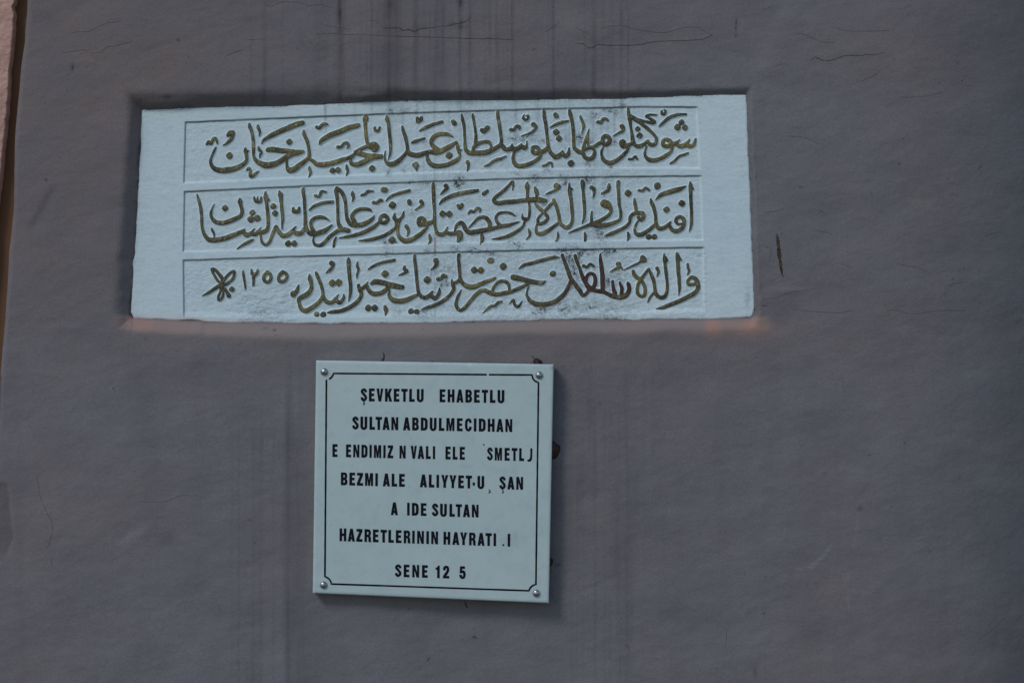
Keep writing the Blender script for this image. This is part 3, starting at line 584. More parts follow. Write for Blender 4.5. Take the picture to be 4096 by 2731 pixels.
# ---------------------------------------------------------------- the raised script, traced stroke by stroke
OR = {'A': 720, 'B': 1150, 'C': 1600, 'D': 2000, 'E': 2350}; OY = {'1': 400, '2': 680, '3': 960}
GLY = '''
A1 letter | 600,800,18 560,880,34 518,990,32 520,1070,40 575,1150,70 680,1185,86 830,1172,90 950,1140,78 1060,1080,62 1115,1010,44 1115,920,52 1100,850,60 1095,805,12 ; 1100,860,60 1150,852,14
A1 dot | D 828,935,66
A1 vowel_mark | 805,595,50 845,560,84 890,550,56 890,600,40 845,670,50 770,738,34 725,762,8
A1 vowel_mark | 450,740,34 480,705,46 520,728,44 560,655,46 600,650,46 625,725,28
A1 letter | 1160,400,24 1172,450,50 1205,540,42 1225,660,46 1232,800,46 1235,930,40 1270,1010,50 1340,1060,80 1440,1095,96 1560,1082,90 1680,1030,80 1800,950,80 1880,905,84 1960,885,86 2060,868,50 ; 1475,838,66 1560,832,84 1700,850,76 1840,865,74 1900,875,80
A1 letter | 2075,515,20 2085,580,55 2130,680,50 2160,800,44 2170,930,50 2175,985,40 2240,1030,56 2306,1080,70 2426,1085,74 2566,1060,74 2706,1010,64 2836,970,54 2916,920,45 ; 1800,960,30 1790,1050,36 1800,1130,44 1840,1180,84 1910,1165,84 2000,1100,72 2090,1030,60 2165,960,44
A1 vowel_mark | 1305,430,30 1312,465,44 1340,530,34 1330,600,8
A1 vowel_mark | 1315,790,20 1328,830,42 1362,878,40 1345,920,30 1338,970,10
A1 vowel_mark | 1375,728,12 1410,670,40 1560,582,74 1740,500,78 1950,415,80 2055,385,74
A1 dot | D 1835,705,60
A1 vowel_mark | 1125,1170,36 1155,1145,34 1180,1190,40 1175,1250,46 1200,1285,50 1260,1240,40 1312,1198,12
A1 vowel_mark | 2170,1120,14 2175,1160,42 2190,1220,32 2165,1300,10
B1 letter | 1150,880,74 1240,905,80 1340,938,74 1440,950,84 1570,952,72 ; 1150,872,60 1250,820,58 1340,780,58 1400,790,80 ; 1380,755,56 1450,742,76 1498,790,76 1460,838,78 1410,800,64 ; 1310,245,40 1312,310,88 1305,380,50 1310,500,46 1325,640,46 1345,730,50 1390,780,60 ; 1110,925,40 1065,990,34 1070,1060,54 1150,1085,72 1240,1060,84 1340,1010,78 1420,960,80
B1 dot | D 755,1185,58 ; D 848,1178,58 ; 755,1185,30 848,1178,30
B1 vowel_mark | 988,1095,20 1000,1150,44 1010,1200,34 985,1275,12
B1 dot | D 1420,1148,64
B1 vowel_mark | 490,455,44 530,470,40 580,420,46 630,400,44 675,412,20
B1 vowel_mark | 542,730,24 570,680,60 700,600,78 860,540,80 1020,470,78 1185,425,66
B1 vowel_mark | 845,790,48 900,785,42 950,730,50 1000,725,42 1025,770,44 1000,800,20
B1 vowel_mark | 1465,465,34 1475,510,44 1520,512,44 1548,462,24
B1 letter | 1665,260,16 1672,320,62 1695,400,48 1710,560,46 1728,740,46 1725,880,36 1690,1005,8
B1 letter | 1925,440,16 1945,520,52 1985,640,50 2010,780,46 2022,860,50 2060,905,74 2180,928,76 2300,895,68 2390,870,60 2490,880,80 2590,850,88 2710,790,74 2835,712,40 ; 2010,860,44 1930,960,58 1830,1050,74 1735,1080,74 1668,1055,50 1632,980,32 1640,855,8 ; 2775,620,10 2720,585,40 2630,570,60 2530,580,62 2450,630,62 2415,710,58 2450,780,64 2530,840,74 2590,860,70
C1 vowel_mark | 205,715,34 270,690,52 320,672,34 410,645,26
C1 vowel_mark | 330,515,20 420,465,50 560,410,50 705,370,40
C1 vowel_mark | 290,305,48 300,360,56 345,330,60 358,295,44
C1 dot | 890,365,60 915,395,70
C1 dot | D 262,1095,66 ; 268,1110,60 278,1180,18
C1 letter | 460,880,26 455,960,48 490,1050,66 580,1108,72 720,1105,70 860,1060,62 960,1000,66 1005,930,34 985,860,48 970,790,60 960,725,20 ; 985,850,50 1030,832,12
C1 dot | D 822,932,68
C1 letter | 1030,235,14 1050,320,50 1075,440,42 1082,560,34 1090,700,42 1100,820,50 1150,880,68 1230,893,76 1360,890,80 1480,870,82 1600,812,66 1680,755,60 1700,700,50 1688,560,48 1665,400,50 1642,270,50 1640,180,44 ; 1210,872,16 1240,800,56 1290,745,66 1390,708,50 1480,705,56 1528,765,42 1528,835,30 ; 1215,235,16 1225,290,42 1245,400,30 1265,520,36 1275,640,44 1270,740,56 ; 1700,750,60 1740,800,72 1790,835,60 1860,820,76 1950,825,76 2030,785,64 2100,800,70 2125,765,34 2130,690,8 ; 1880,815,70 1880,735,8 ; 2030,785,60 2040,735,10
C1 vowel_mark | 1370,505,56 1410,522,72 1470,465,70
C1 vowel_mark | 1855,495,48 1910,500,40 1950,445,46 2000,450,54 2005,480,40
C1 vowel_mark | 2085,250,16 2070,300,36 2110,335,36 2150,310,34 2150,265,28 2120,270,20
C1 vowel_mark | 2240,410,68 2262,432,66 2285,465,34 2200,548,38 2040,605,10
C1 vowel_mark | 1415,1110,16 1480,1090,36 1560,1035,36 1630,1000,44 1700,985,40 1780,940,12
C1 vowel_mark | 1132,1042,52 1148,1070,42 1145,1130,34 1130,1200,8
D1 letter | 250,850,34 222,940,42 232,1040,56 290,1105,64 380,1108,70 480,1080,64 580,1030,52 660,960,56 695,900,36 ; 545,850,56 552,800,54 610,790,50 655,840,64 625,895,66 565,885,60 545,850,56 ; 660,870,74 730,862,70 790,810,52 ; 735,160,44 745,280,50 770,420,50 785,560,46 800,700,44 815,800,52 850,885,58 930,955,74 1010,920,70 1050,862,30 ; 1045,875,44 1075,930,58 1110,942,66 1150,890,58 1160,800,10
D1 dot | D 942,542,64
D1 dot | D 990,645,60
D1 vowel_mark | 925,245,60 945,270,72
D1 vowel_mark | 850,458,20 930,415,40 1040,375,44 1150,350,20
D1 vowel_mark | 715,1105,24 780,1092,36 820,1055,40 865,1062,38 875,1122,20
D1 dot | D 1190,1065,68
D1 letter | 1165,165,34 1180,240,60 1210,360,50 1230,520,50 1235,680,48 1245,800,50 1310,860,64 1390,895,60 1425,960,60 1490,990,64 1560,960,64 1588,885,50 1570,830,40 1500,800,48 1410,840,50 ; 1395,850,60 1410,770,50 1435,690,44 1465,600,38 1492,490,8 ; 1480,600,20 1480,720,32 1490,790,40 ; 1500,795,40 1580,780,52 1660,730,58 1715,700,60 1735,625,56 1790,605,60 1838,655,62 1828,720,66 1760,745,62 1710,715,60
D1 vowel_mark | 1345,258,10 1355,300,38 1390,380,40 1405,460,36 1375,545,14
D1 vowel_mark | 1640,370,42 1695,375,46 1730,322,44 1775,318,42 1815,345,24
D1 vowel_mark | 2045,440,66 2065,470,66 2060,520,40 1980,560,30 1905,602,8
D1 letter | 1730,790,14 1705,860,34 1710,940,44 1750,1020,58 1840,1060,72 1930,1030,64 2040,950,58 2120,870,50 2155,800,40 ; 2055,720,110 2075,760,108 2120,770,66 2210,735,50 ; 2150,130,28 2160,230,50 2180,330,60 2195,450,36 2215,560,46 2230,680,60 2270,760,54 2340,778,66 2410,750,58 2480,690,44 ; 2480,690,30 2510,740,56 2570,755,60 2615,720,50 2625,650,48 2590,590,44 2520,520,46 2430,440,50 2340,370,60 2250,310,68 2180,260,50 ; 2320,335,44 2430,360,36 2550,388,42 2595,368,38 2530,320,38 2455,275,32 2510,250,32 2625,250,20
D1 vowel_mark | 2165,992,34 2220,990,36 2270,950,40 2305,995,26
E1 dot | D 840,487,52
E1 dot | D 875,597,60
E1 vowel_mark | 1245,190,34 1250,228,40 1292,230,40 1308,190,34 1285,165,20
E1 vowel_mark | 1202,442,14 1260,390,44 1370,300,46 1500,250,44 1650,238,32
E1 dot | D 1577,378,58 ; D 1510,458,66 ; D 1637,463,58
E1 letter | 1262,715,50 1275,675,44 1325,662,50 1390,700,66 1400,755,70 1330,778,56 1272,758,60 1262,715,50 ; 1425,770,44 1400,860,44 1320,930,54 1220,985,60 1110,1013,64 1020,995,62 965,930,40 968,850,24 990,780,26 ; 1420,740,60 1480,728,56 1515,700,34 1545,668,8 ; 1480,740,50 1560,778,60 1640,750,60 1690,700,34 1710,662,8 ; 1640,755,56 1720,775,62 1780,750,56 1805,700,42 1815,655,26
E1 vowel_mark | 1385,1065,14 1450,1030,34 1540,945,36 1620,920,36 1685,893,26
A2 letter | 285,410,14 305,480,38 340,600,40 358,740,42 365,880,36 375,980,42 410,1080,50 480,1165,70 600,1175,76 740,1150,76 880,1100,70 1000,1050,60 1080,1000,24 ; 1060,1040,60 1120,1090,72 1190,1055,50 1250,985,10 ; 1190,1065,50 1260,1080,60 1310,1030,46 1352,968,10 ; 1310,1040,50 1390,1040,66 1460,1005,60 1480,930,46 1478,800,50 1465,650,46 1450,540,48 1440,450,70 1435,368,12 ; 1450,470,60 1495,505,22
A2 vowel_mark | 530,985,20 545,1020,30 570,1070,24 575,1130,14
A2 letter | 572,572,8 540,640,20 518,720,36 530,800,42 590,868,60 690,888,64 800,870,70 920,822,66 1020,760,60 1042,680,50 1020,590,46 1008,530,70 1000,472,10
A2 dot | D 755,640,60
A2 vowel_mark | 1245,450,14 1252,490,34 1280,528,44 1345,528,44 1362,480,34 1360,450,14 ; 1300,520,34 1300,448,10
A2 dot | D 1215,715,60 ; D 1190,825,68 ; D 1295,810,66
A2 dot | D 1567,612,58
A2 dot | D 1595,725,60
A2 letter | 1665,350,12 1685,412,72 1695,500,50 1708,650,46 1722,800,44 1715,920,26 1712,990,8
A2 letter | 1345,1050,18 1358,1130,28 1380,1215,40 1440,1255,38 1500,1205,46 1540,1110,44 1580,1010,44 1610,950,50 1650,1020,58 1720,1100,66 1800,1090,68 1880,1030,58 1940,950,12 ; 1900,1030,50 1960,1065,70 2040,1050,66 2085,985,50 ; 2080,285,12 2065,350,52 2085,480,50 2095,650,44 2105,850,50 2110,950,60 2160,1045,60 2240,1080,70 2346,1050,80 2446,1010,68 2546,930,30 ; 2501,845,10 2436,805,38 2346,790,54 2256,810,54 2201,870,48 2206,950,46 2246,1040,60 ; 2250,1105,18 2236,1190,26 2276,1258,42 2366,1262,52 2446,1190,52 2526,1110,54 2606,1050,56 2676,1010,60 2746,1000,78 2826,1020,72 ; 2630,290,24 2621,345,56 2636,450,50 2646,600,42 2651,750,42 2656,880,44 2696,970,70 ; 2636,300,30 2686,340,60 2746,430,56 2781,560,44 2791,700,46 2806,810,50 2856,900,64 2936,928,70 3056,918,78 3166,870,68 3236,810,48 3261,765,10 ; 3218,692,12 3176,665,44 3086,652,50 2986,670,54 2916,720,54 2891,790,58 2926,860,66 2956,910,60
A2 vowel_mark | 1900,640,34 1915,690,60 1985,692,60 2000,635,36
A2 dot | D 1815,1235,62 ; D 1918,1235,62
A2 vowel_mark | 960,1325,10 1030,1272,32 1130,1215,50 1225,1168,22
B2 vowel_mark | 1085,360,16 1095,410,56 1106,460,36 1088,525,8
B2 vowel_mark | 462,428,40 530,440,38 570,360,42 640,368,26
B2 vowel_mark | 370,668,22 440,610,42 580,555,44 755,535,46
B2 vowel_mark | 1240,422,26 1300,402,34 1350,360,42 1432,355,22
B2 vowel_mark | 1440,545,46 1500,550,46 1550,505,46 1585,512,40
B2 dot | 1605,330,80 1640,335,84
B2 vowel_mark | 1655,515,14 1740,440,38 1880,388,44 2045,345,42
B2 dot | D 1760,590,74 ; 1750,590,72 1772,590,72
B2 dot | 2040,520,60 2050,550,72
B2 vowel_mark | 2240,525,54 2265,568,48 2230,610,34 2145,665,10
B2 letter | 1555,860,56 1565,790,56 1630,765,64 1680,820,62 1640,880,62 1570,880,50 ; 1530,880,40 1450,950,58 1330,1020,64 1200,1075,58 1040,1112,46 870,1140,10
B2 vowel_mark | 815,1130,20 788,1190,32 775,1290,34
B2 letter | 1800,730,16 1795,800,60 1835,850,60 1890,820,44 1935,770,44 1952,692,12 ; 1825,860,50 1822,950,42 1740,1030,54 1600,1110,54 1440,1158,52 1300,1180,44 1195,1187,8
B2 letter | 1885,840,44 1865,920,28 1850,1020,42 1880,1125,58 1970,1188,84 2080,1170,74 2200,1100,66 2290,1020,56 2345,950,40 ; 2205,890,70 2212,820,56 2262,805,56 2300,850,60 2285,910,70 2215,920,60 ; 2330,900,75 2410,880,60 2470,830,40 ; 2450,190,8 2448,260,52 2452,400,56 2458,550,50 2468,700,44 2470,850,44 2480,960,42 2515,1060,54 2590,1085,64 2650,1040,50 2685,955,10 ; 2650,1045,50 2740,1070,58 2820,1060,60 2890,1060,88 2895,1130,96 2865,1190,46 ; 2810,1020,26 2840,930,46 2910,880,58 2960,930,62 3000,1010,64 3070,1048,74 3210,1030,80 3360,1000,72 3490,970,56 3590,940,58 3710,925,58 3890,868,12 ; 3045,965,12 3120,890,32 3200,810,46 3290,788,50 3360,830,64 3400,900,64 3390,960,50 ; 3828,772,10 3750,725,40 3650,710,34 3550,730,36 3500,790,40 3520,870,48 3580,950,60
B2 dot | D 1755,1175,72 ; 1740,1165,60 1790,1190,40 1830,1218,8
B2 vowel_mark | 1995,945,58 2022,990,50 2030,1040,40 2005,1108,14
C2 letter | 1890,335,8 1902,240,28 1880,200,40 1800,290,48 1700,380,50 1600,460,52 1578,515,60 1640,557,62 1780,540,68 1920,530,66 2060,510,62 2200,500,80 2352,503,78 2440,515,60
C2 vowel_mark | 770,265,66 785,300,56 740,350,42 685,402,16
C2 vowel_mark | 662,572,12 730,500,50 880,430,58 1050,385,62 1180,365,60 1300,345,48
C2 vowel_mark | 1410,398,60 1465,352,50
C2 vowel_mark | 975,595,44 1000,635,52 1045,600,44 1035,570,30
C2 dot | D 712,735,64 ; D 825,740,64 ; 712,735,40 825,740,40
C2 vowel_mark | 1145,725,24 1190,690,46 1240,702,36 1290,645,42 1340,660,46 1338,700,20
C2 letter | 2135,200,12 2135,270,74 2140,360,42 2145,480,42 2170,570,34 2175,700,36 2160,800,34 2105,830,66 2060,800,38 2050,735,8 ; 2095,860,34 2060,950,42 1960,1030,48 1830,1100,54 1700,1143,48 1545,1160,8
C2 vowel_mark | 2150,985,16 2175,1040,42 2175,1100,32 2120,1165,8
C2 vowel_mark | 1370,1085,40 1382,1140,64 1375,1200,44 1355,1250,30
C2 vowel_mark | 490,1085,20 505,1140,48 505,1190,28 475,1245,8
D2 vowel_mark | 585,290,26 605,350,68 620,400,56 605,480,20
D2 vowel_mark | 945,265,88 985,285,66 920,340,38 830,380,30 765,408,8
D2 letter | 588,560,20 640,620,48 710,690,56 780,760,50 800,820,42 740,880,56 655,900,46 638,820,36 695,740,30 ; 740,700,40 820,610,44 892,530,40 888,485,12 ; 900,505,44 950,620,52 985,760,48 1010,880,50 1070,950,58 1140,960,64 1195,900,48 1215,800,44 1205,650,50 1190,480,48 1168,340,56 1160,222,14 ; 1170,320,56 1215,320,14 ; 640,880,26 606,960,24 622,1055,54 700,1068,70 800,1020,60 900,950,48 980,890,40
D2 letter | 1380,180,44 1390,230,74 1395,340,44 1410,520,46 1420,680,44 1410,800,36 1380,890,10
D2 vowel_mark | 1530,290,56 1575,320,54 1580,390,38 1560,462,10
D2 vowel_mark | 1830,235,20 1825,290,58 1805,345,50 1710,390,26
D2 letter | 1750,560,120 1790,580,130 1840,630,76 1862,690,48 1820,760,52 1720,830,56 1620,880,66 1540,910,76 ; 1540,695,20 1535,790,34 1540,880,50 ; 1150,1052,8 1280,1005,34 1420,950,38 1540,915,60 1660,935,80 1800,920,68 1920,880,56 2010,830,44 2030,720,44 2005,600,42 1995,450,46 1985,300,50 1985,200,52
D2 dot | D 2150,388,68
D2 letter | 2258,480,18 2265,560,50 2290,690,46 ; 1765,1105,30 1880,1065,58 2000,1010,52 2110,950,48 2175,880,42 2190,790,50 2240,735,54 2320,722,60 2390,730,70 2408,790,62 2365,830,60 2322,790,50 ; 2310,860,18 2272,940,32 2265,1030,42 2320,1085,64 2410,1070,68 2510,1000,58 2590,925,50 ; 2530,485,20 2550,560,58 2590,660,50 2615,780,44 2622,900,50 2670,980,58 2760,965,62 2840,900,42 2868,868,14 ; 2840,930,50 2900,1010,62 2980,1022,64 3060,970,58 3092,890,52 3075,820,60 3025,785,50 2970,810,50 2955,860,50 2995,905,40 3045,905,36
D2 vowel_mark | 965,1040,10 975,1100,36 950,1180,28 905,1250,12
D2 vowel_mark | 1420,1045,16 1430,1100,46 1430,1200,34
D2 vowel_mark | 2145,1045,20 2160,1100,48 2140,1195,12
E2 letter | 1722,195,12 1730,270,64 1730,380,52 1738,560,44 1745,780,44 1740,920,36 1710,1025,10 ; 1735,280,60 1778,320,16
E2 vowel_mark | 1145,497,10 1230,420,62 1400,360,72 1540,322,70 1650,272,14
E2 vowel_mark | 1142,262,44 1160,300,44 1200,280,44 1190,238,42 1150,240,40
E2 vowel_mark | 858,340,34 920,345,34 970,300,38 1030,335,32
E2 dot | D 1585,560,66
E2 dot | D 1327,665,60
E2 dot | 1025,1122,86 ; 1120,1122,84
A3 rosette | 700,720,50 640,690,36 565,570,34 540,490,46 600,510,44 690,620,56 720,700,46 ; 730,680,46 800,590,38 870,530,40 912,535,36 890,640,40 800,720,46 750,750,44 ; 370,935,6 480,880,40 600,800,54 690,745,56 ; 690,790,44 678,870,32 640,950,36 655,1005,38 708,960,36 728,880,26 718,790,40 ; 750,810,36 790,880,48 820,935,62
A3 dot | D 870,825,56
A3 numeral | 1058,510,8 1062,560,34 1080,680,34 1095,780,30 1095,830,6
A3 numeral | 1195,495,14 1215,560,54 1262,578,50 1300,530,46 1300,493,16 ; 1235,580,58 1235,680,34 1230,755,34
A3 numeral | 1465,532,50 1410,600,42 1415,675,48 1465,705,48 1515,670,46 1525,595,42 1465,532,50
A3 numeral | 1725,532,50 1662,600,50 1662,675,50 1720,695,54 1785,650,46 1790,575,42 1725,532,50
A3 vowel_mark | 1905,905,98 1950,870,60 1975,810,44 1990,755,16
B3 letter | 365,575,12 375,640,68 400,740,50 395,820,60 340,900,76 250,950,74 190,990,66 195,1060,46 230,1150,58 300,1185,74 390,1150,72 480,1080,60 560,1000,52 590,940,50 ; 475,535,18 500,600,54 550,720,50 590,850,42 600,950,48 650,1030,58 720,1050,64 790,1010,58 850,915,12 ; 800,990,60 870,1050,64 920,1010,52 945,960,38 940,912,16
B3 vowel_mark | 735,385,72 768,400,50 745,460,46 700,510,44 645,550,12
B3 dot | D 750,720,70 ; D 855,712,70 ; 750,720,50 855,712,50
B3 dot | 490,1245,84 ; 598,1250,92
B3 letter | 1020,295,14 1025,360,66 1030,480,52 1045,640,54 1058,800,52 1050,920,42 1025,1022,10
B3 vowel_mark | 1175,368,14 1170,430,44 1190,490,36 1168,580,20 1165,645,6
B3 vowel_mark | 1355,492,16 1450,430,38 1600,375,42 1790,335,42
B3 dot | D 1638,567,72
B3 vowel_mark | 1965,445,30 1965,490,52 2005,520,48 1950,560,38 1865,592,8
B3 letter | 1190,755,40 1215,820,66 1290,785,56 1348,705,10 ; 1215,830,66 1240,900,54 1215,980,54 1130,1070,62 1000,1150,64 860,1195,58 740,1205,48 670,1217,8 ; 1330,770,50 1370,850,56 1450,900,74 1560,890,68 1650,840,64 1710,770,80 ; 1415,725,50 1480,698,84 1600,715,80 1700,745,80 1800,768,88 1925,790,72 ; 1710,850,28 1708,930,44 1770,1005,76 1880,1025,82 2000,1000,74 2110,950,58 2190,910,44 ; 2135,250,30 2135,330,46 2155,480,50 2170,640,46 2185,800,48 2205,890,50 2260,955,58 2330,962,64 2390,920,54 2430,868,36 ; 2410,930,60 2480,975,66 2530,920,56 2550,860,44 2550,798,10
B3 dot | D 1355,1140,68 ; D 1462,1140,68
B3 vowel_mark | 1635,1110,36 1650,1160,64 1655,1210,44 1645,1272,10
B3 dot | 2070,1195,88 ; 2172,1200,84 ; 2070,1200,44 2172,1200,44
C3 vowel_mark | 600,340,78 612,390,62 580,450,48 520,495,16
C3 dot | D 458,668,72
C3 vowel_mark | 640,650,60 690,648,42 722,592,50 765,612,54
C3 letter | 985,250,50 985,340,44 995,460,48 1005,600,46 1015,660,58 1060,730,62 1140,778,82 1260,780,78 1400,720,64 1590,640,44 ; 1000,670,50 940,710,48 882,720,56 865,655,10 ; 885,740,60 900,820,54 830,930,54 720,1020,58 590,1090,58 460,1130,48 355,1162,8
C3 dot | D 1245,500,66 ; D 1355,505,66
C3 dot | 1510,343,90 1530,343,90
C3 dot | D 1730,440,72
C3 letter | 1025,840,14 985,920,38 945,1030,48 955,1130,54 1020,1180,50 1100,1120,52 1190,1010,52 1290,900,58 1400,838,58 1500,880,68 1620,910,64 1760,890,64 1900,850,58 2040,790,52 2150,730,50 ; 1548,870,38 1580,780,42 1660,702,48 1750,690,50 1820,740,48 1840,830,40 ; 1900,620,88 2000,645,84 2120,675,78 2250,705,74 2380,720,64 2435,692,24 ; 2160,780,22 2130,870,26 2128,925,34 2150,970,44
C3 vowel_mark | 2000,475,16 2080,420,48 2240,380,54 2420,330,54 2580,290,48 2668,290,8
C3 vowel_mark | 1385,1235,8 1450,1170,28 1520,1110,34 1590,1100,38 1650,1050,52 1700,1032,32
C3 vowel_mark | 1835,1065,10 1900,1008,42 1920,1070,42 1965,1115,48 2010,1090,38 2048,1022,8
D3 letter R | 466,960,44 510,1025,60 600,1070,78 720,1080,80 850,1060,76 970,1000,70 1080,900,62 1150,780,60 1190,690,60 ; 1045,250,44 1080,350,52 1130,480,58 1180,620,64 1250,730,66 1340,850,64 1395,930,50 1460,880,50 1500,820,60 ; 1260,260,50 1300,380,52 1340,480,42 1380,600,62 1430,700,58 1490,790,76 1560,800,66 1600,700,58 1585,600,52 1530,560,46 1470,590,52 1440,680,48 ; 1500,820,66 1620,850,58 1720,862,66 ; 1685,228,16 1685,320,48 1705,460,64 1720,600,68 1725,740,68 1735,850,66 1820,910,58 1920,950,68 2040,960,74 2130,910,72 2170,820,66 2155,740,58 2140,708,16 ; 1890,690,38 1900,790,54 1930,890,66 ; 2012,715,30 2045,800,56 2040,900,60
D3 dot | 882,565,88 892,565,88
D3 vowel_mark | 1402,430,48 1460,452,36 1510,402,38 1568,435,36
E3 vowel_mark | 520,402,76 545,440,50 590,492,14 ; 530,450,46 450,490,32 385,527,14
E3 vowel_mark | 920,290,66 950,330,84 905,345,60 ; 885,365,28 780,420,28 610,497,10
E3 letter | 765,525,44 790,590,56 860,650,54 930,720,50 968,820,50 955,920,58 890,940,48 840,880,50 838,780,44 880,680,48 960,570,42 1020,490,38 ; 1030,480,26 1070,580,48 1110,680,50 1130,800,48 1150,900,54 1210,960,58 1290,950,62 1330,880,48 1340,760,44 1325,600,44 1305,430,46 1297,330,64 1285,228,14 ; 1300,300,62 1348,345,14 ; 1110,890,34 1050,960,42 1010,1050,6
E3 vowel_mark | 1165,470,48 1190,530,42 1165,602,12
E3 letter | 1500,215,26 1515,280,72 1515,370,54 1525,520,54 1540,700,46 1545,820,36 1530,922,8 ; 1520,290,62 1575,332,16
E3 vowel_mark | 1680,400,30 1690,460,36 1705,510,32 1685,572,22
E3 letter | 1790,738,50 1705,742,52 1688,680,44 1740,625,46 1810,650,66 1850,730,68 1850,820,62 1780,900,66 1650,970,64 1500,1040,64 1350,1100,58 1260,1135,56 1150,1152,8
'''
STEP = 2.0
Yf = lambda x: x
for gi, line in enumerate(GLY.strip().split('\n')):
    head, body = line.split('|'); hp = head.split()
    ox, oy = OR[hp[0][0]], OY[hp[0][1]]
    circ, dia = [], []
    for stk in body.split(';'):
        tk = stk.split()
        if tk[0] == 'D':
            x_, y_, r_ = [float(q) for q in tk[1].split(',')]
            dia.append((ox + x_ / 4.2, oy + y_ / 4.2, r_ / 4.2))
        else:
            pts = [tuple(float(q) for q in t.split(',')) for t in tk]
            circ.append(catmull([(ox + a / 4.2, oy + b / 4.2, c_ / 8.4) for a, b, c_ in pts], 1.2))
    allx = np.concatenate([c_[:, 0] for c_ in circ] + [np.array([d[0] for d in dia])]) if (circ or dia) else None
    ally = np.concatenate([c_[:, 1] for c_ in circ] + [np.array([d[1] for d in dia])])
    mg = 26
    xs = np.arange(allx.min() - mg, allx.max() + mg, STEP); ys = np.arange(ally.min() - mg, ally.max() + mg, STEP)
    gX, gY = np.meshgrid(xs, ys); F = np.full(gX.shape, -99.0)
    for c_ in circ:
        for (a, b, r_) in c_:
            i0 = max(0, int((a - r_ - 8 - xs[0]) / STEP)); i1 = int((a + r_ + 8 - xs[0]) / STEP) + 2
            j0 = max(0, int((b - r_ - 8 - ys[0]) / STEP)); j1 = int((b + r_ + 8 - ys[0]) / STEP) + 2
            sub = F[j0:j1, i0:i1]
            np.maximum(sub, r_ - np.hypot(gX[j0:j1, i0:i1] - a, gY[j0:j1, i0:i1] - b), out=sub)
    for k, (a, b, r_) in enumerate(dia):
        th = (random.random() - .5) * .35; cu, su = math.cos(th), math.sin(th)
        uu = (gX - a) * cu + (gY - b) * su; vv = -(gX - a) * su + (gY - b) * cu
        f1 = (r_ - (np.abs(uu) + np.abs(vv))) * .74; f2 = r_ * .80 - np.hypot(uu, vv)
        F = np.maximum(F, np.minimum(f1, f2))
    F += vnoise(gX, gY, 16, 300 + gi % 7, 2) * .75
    m = F > -5.4
    rise = sstep((F + 5.0) / 5.6)
    hmm = -.55 + rise * (FLOOR * 1000 + .50) + np.clip(F / 9, 0, 1) * .2 + (F > 0) * vnoise(gX, gY, 9, 320 + gi % 5, 2) * .22
    R_ = np.zeros_like(gX)
    if len(hp) > 2:
        R_ = np.clip(.62 + vnoise(gX, gY, 60, 330, 3) * .9 - .7 * sstep((gY - 1175) / 20) * sstep((gX - 2430) / 20), .12, 1)
        R_ *= sstep((gX - 2120) / 120)
    else:
        R_ = R_ + .28 * sstep((gX - 1720) / 60) * np.clip(vnoise(gX, gY, 90, 331, 3) + .1, 0, 1)
    me = grid_mesh(hp[1], at_np(gX, gY, FLOOR - hmm / 1000.0), m, dict(edge=F, red=R_))
    o = adopt(link(hp[1], me, lm.m), plaque)
    if len(hp) > 2: o['label'] = 'dark reddish brown repainted letters'

# ================================================================ LOWER PLAQUE
def lp_y(px, py): return PF
PF = -.056                                   # its polished face
lower = bpy.data.objects.new('marble_plaque', None); COL.objects.link(lower)
lower.location = at(1725, 2392, -.045); lower.empty_display_size = .1
bpy.context.view_layer.update()
tag(lower, 'square polished white marble plaque with black Latin capitals held by four domed caps', 'plaque')
cor = [(1264.5, 1441), (2215, 1457), (2195.5, 2411), (1251, 2371)]
def bil(s, t):
    (ax, ay), (bx_, by_), (cx_, cy_), (dx_, dy_) = cor
    return ((1 - s) * (1 - t) * ax + s * (1 - t) * bx_ + s * t * cx_ + (1 - s) * t * dx_, (1 - s) * (1 - t) * ay + s * (1 - t) * by_ + s * t * cy_ + (1 - s) * t * dy_)
ss = np.concatenate([[0, .0012, .003, .006], np.linspace(.015, .985, 160), [.994, .997, .9988, 1]])
sS, sT = np.meshgrid(ss, ss)
bxp, byp = bil(sS, sT)
edge = np.minimum.reduce([sS, 1 - sS, sT, 1 - sT])
yl = PF + (1 - np.clip(edge / .006, 0, 1)) ** 2 * .0022 + vnoise(bxp, byp, 200, 400, 2) * .0002 * (edge > .01)
chip = (gauss(bxp, 2213, 6) * gauss(byp, 1475, 10) + gauss(bxp, 1870, 10) * gauss(byp, 1454, 3))
yl = yl + chip * .002
ghost = np.zeros_like(bxp); worn = np.zeros_like(bxp)
for (ga, gb, gw, gh, am) in ((2048, 2160, 34, 24, .30), (2010, 2170, 14, 20, .15), (2068, 2140, 12, 12, .3), (2070, 2185, 6, 6, .5), (1960, 2150, 60, 40, .10), (1996, 2122, 10, 8, .25), (1720, 1565, 18, 26, .14)):
    ghost += am * gauss(bxp, ga, gw) * gauss(byp, gb, gh)
for (ga, gb, gw, gh, am) in ((1995, 2155, 13, 20, .5), (1733, 1583, 20, 24, .35), (1387, 1800, 8, 24, .3), (1585, 1810, 10, 24, .25), (1655, 1920, 24, 26, .3), (1920, 1815, 22, 24, .25), (1600, 2030, 12, 24, .25), (1830, 2290, 12, 24, .3), (1965, 1936, 12, 20, .2)):
    worn += am * gauss(bxp, ga, gw) * gauss(byp, gb, gh)
ghost += .22 * gauss(np.minimum.reduce([sS, 1 - sS, sT, 1 - sT]), 0, .006) * np.clip(.4 + vnoise(bxp, byp, 50, 401, 3), 0, 1)
ghost += .35 * gauss(bxp, 1310, 6) * gauss(byp, 1517, 6)
for k in range(40): ghost += random.uniform(.3, .8) * gauss(bxp, random.uniform(1280, 2190), 3.2) * gauss(byp, random.uniform(1460, 2380), 3.2)
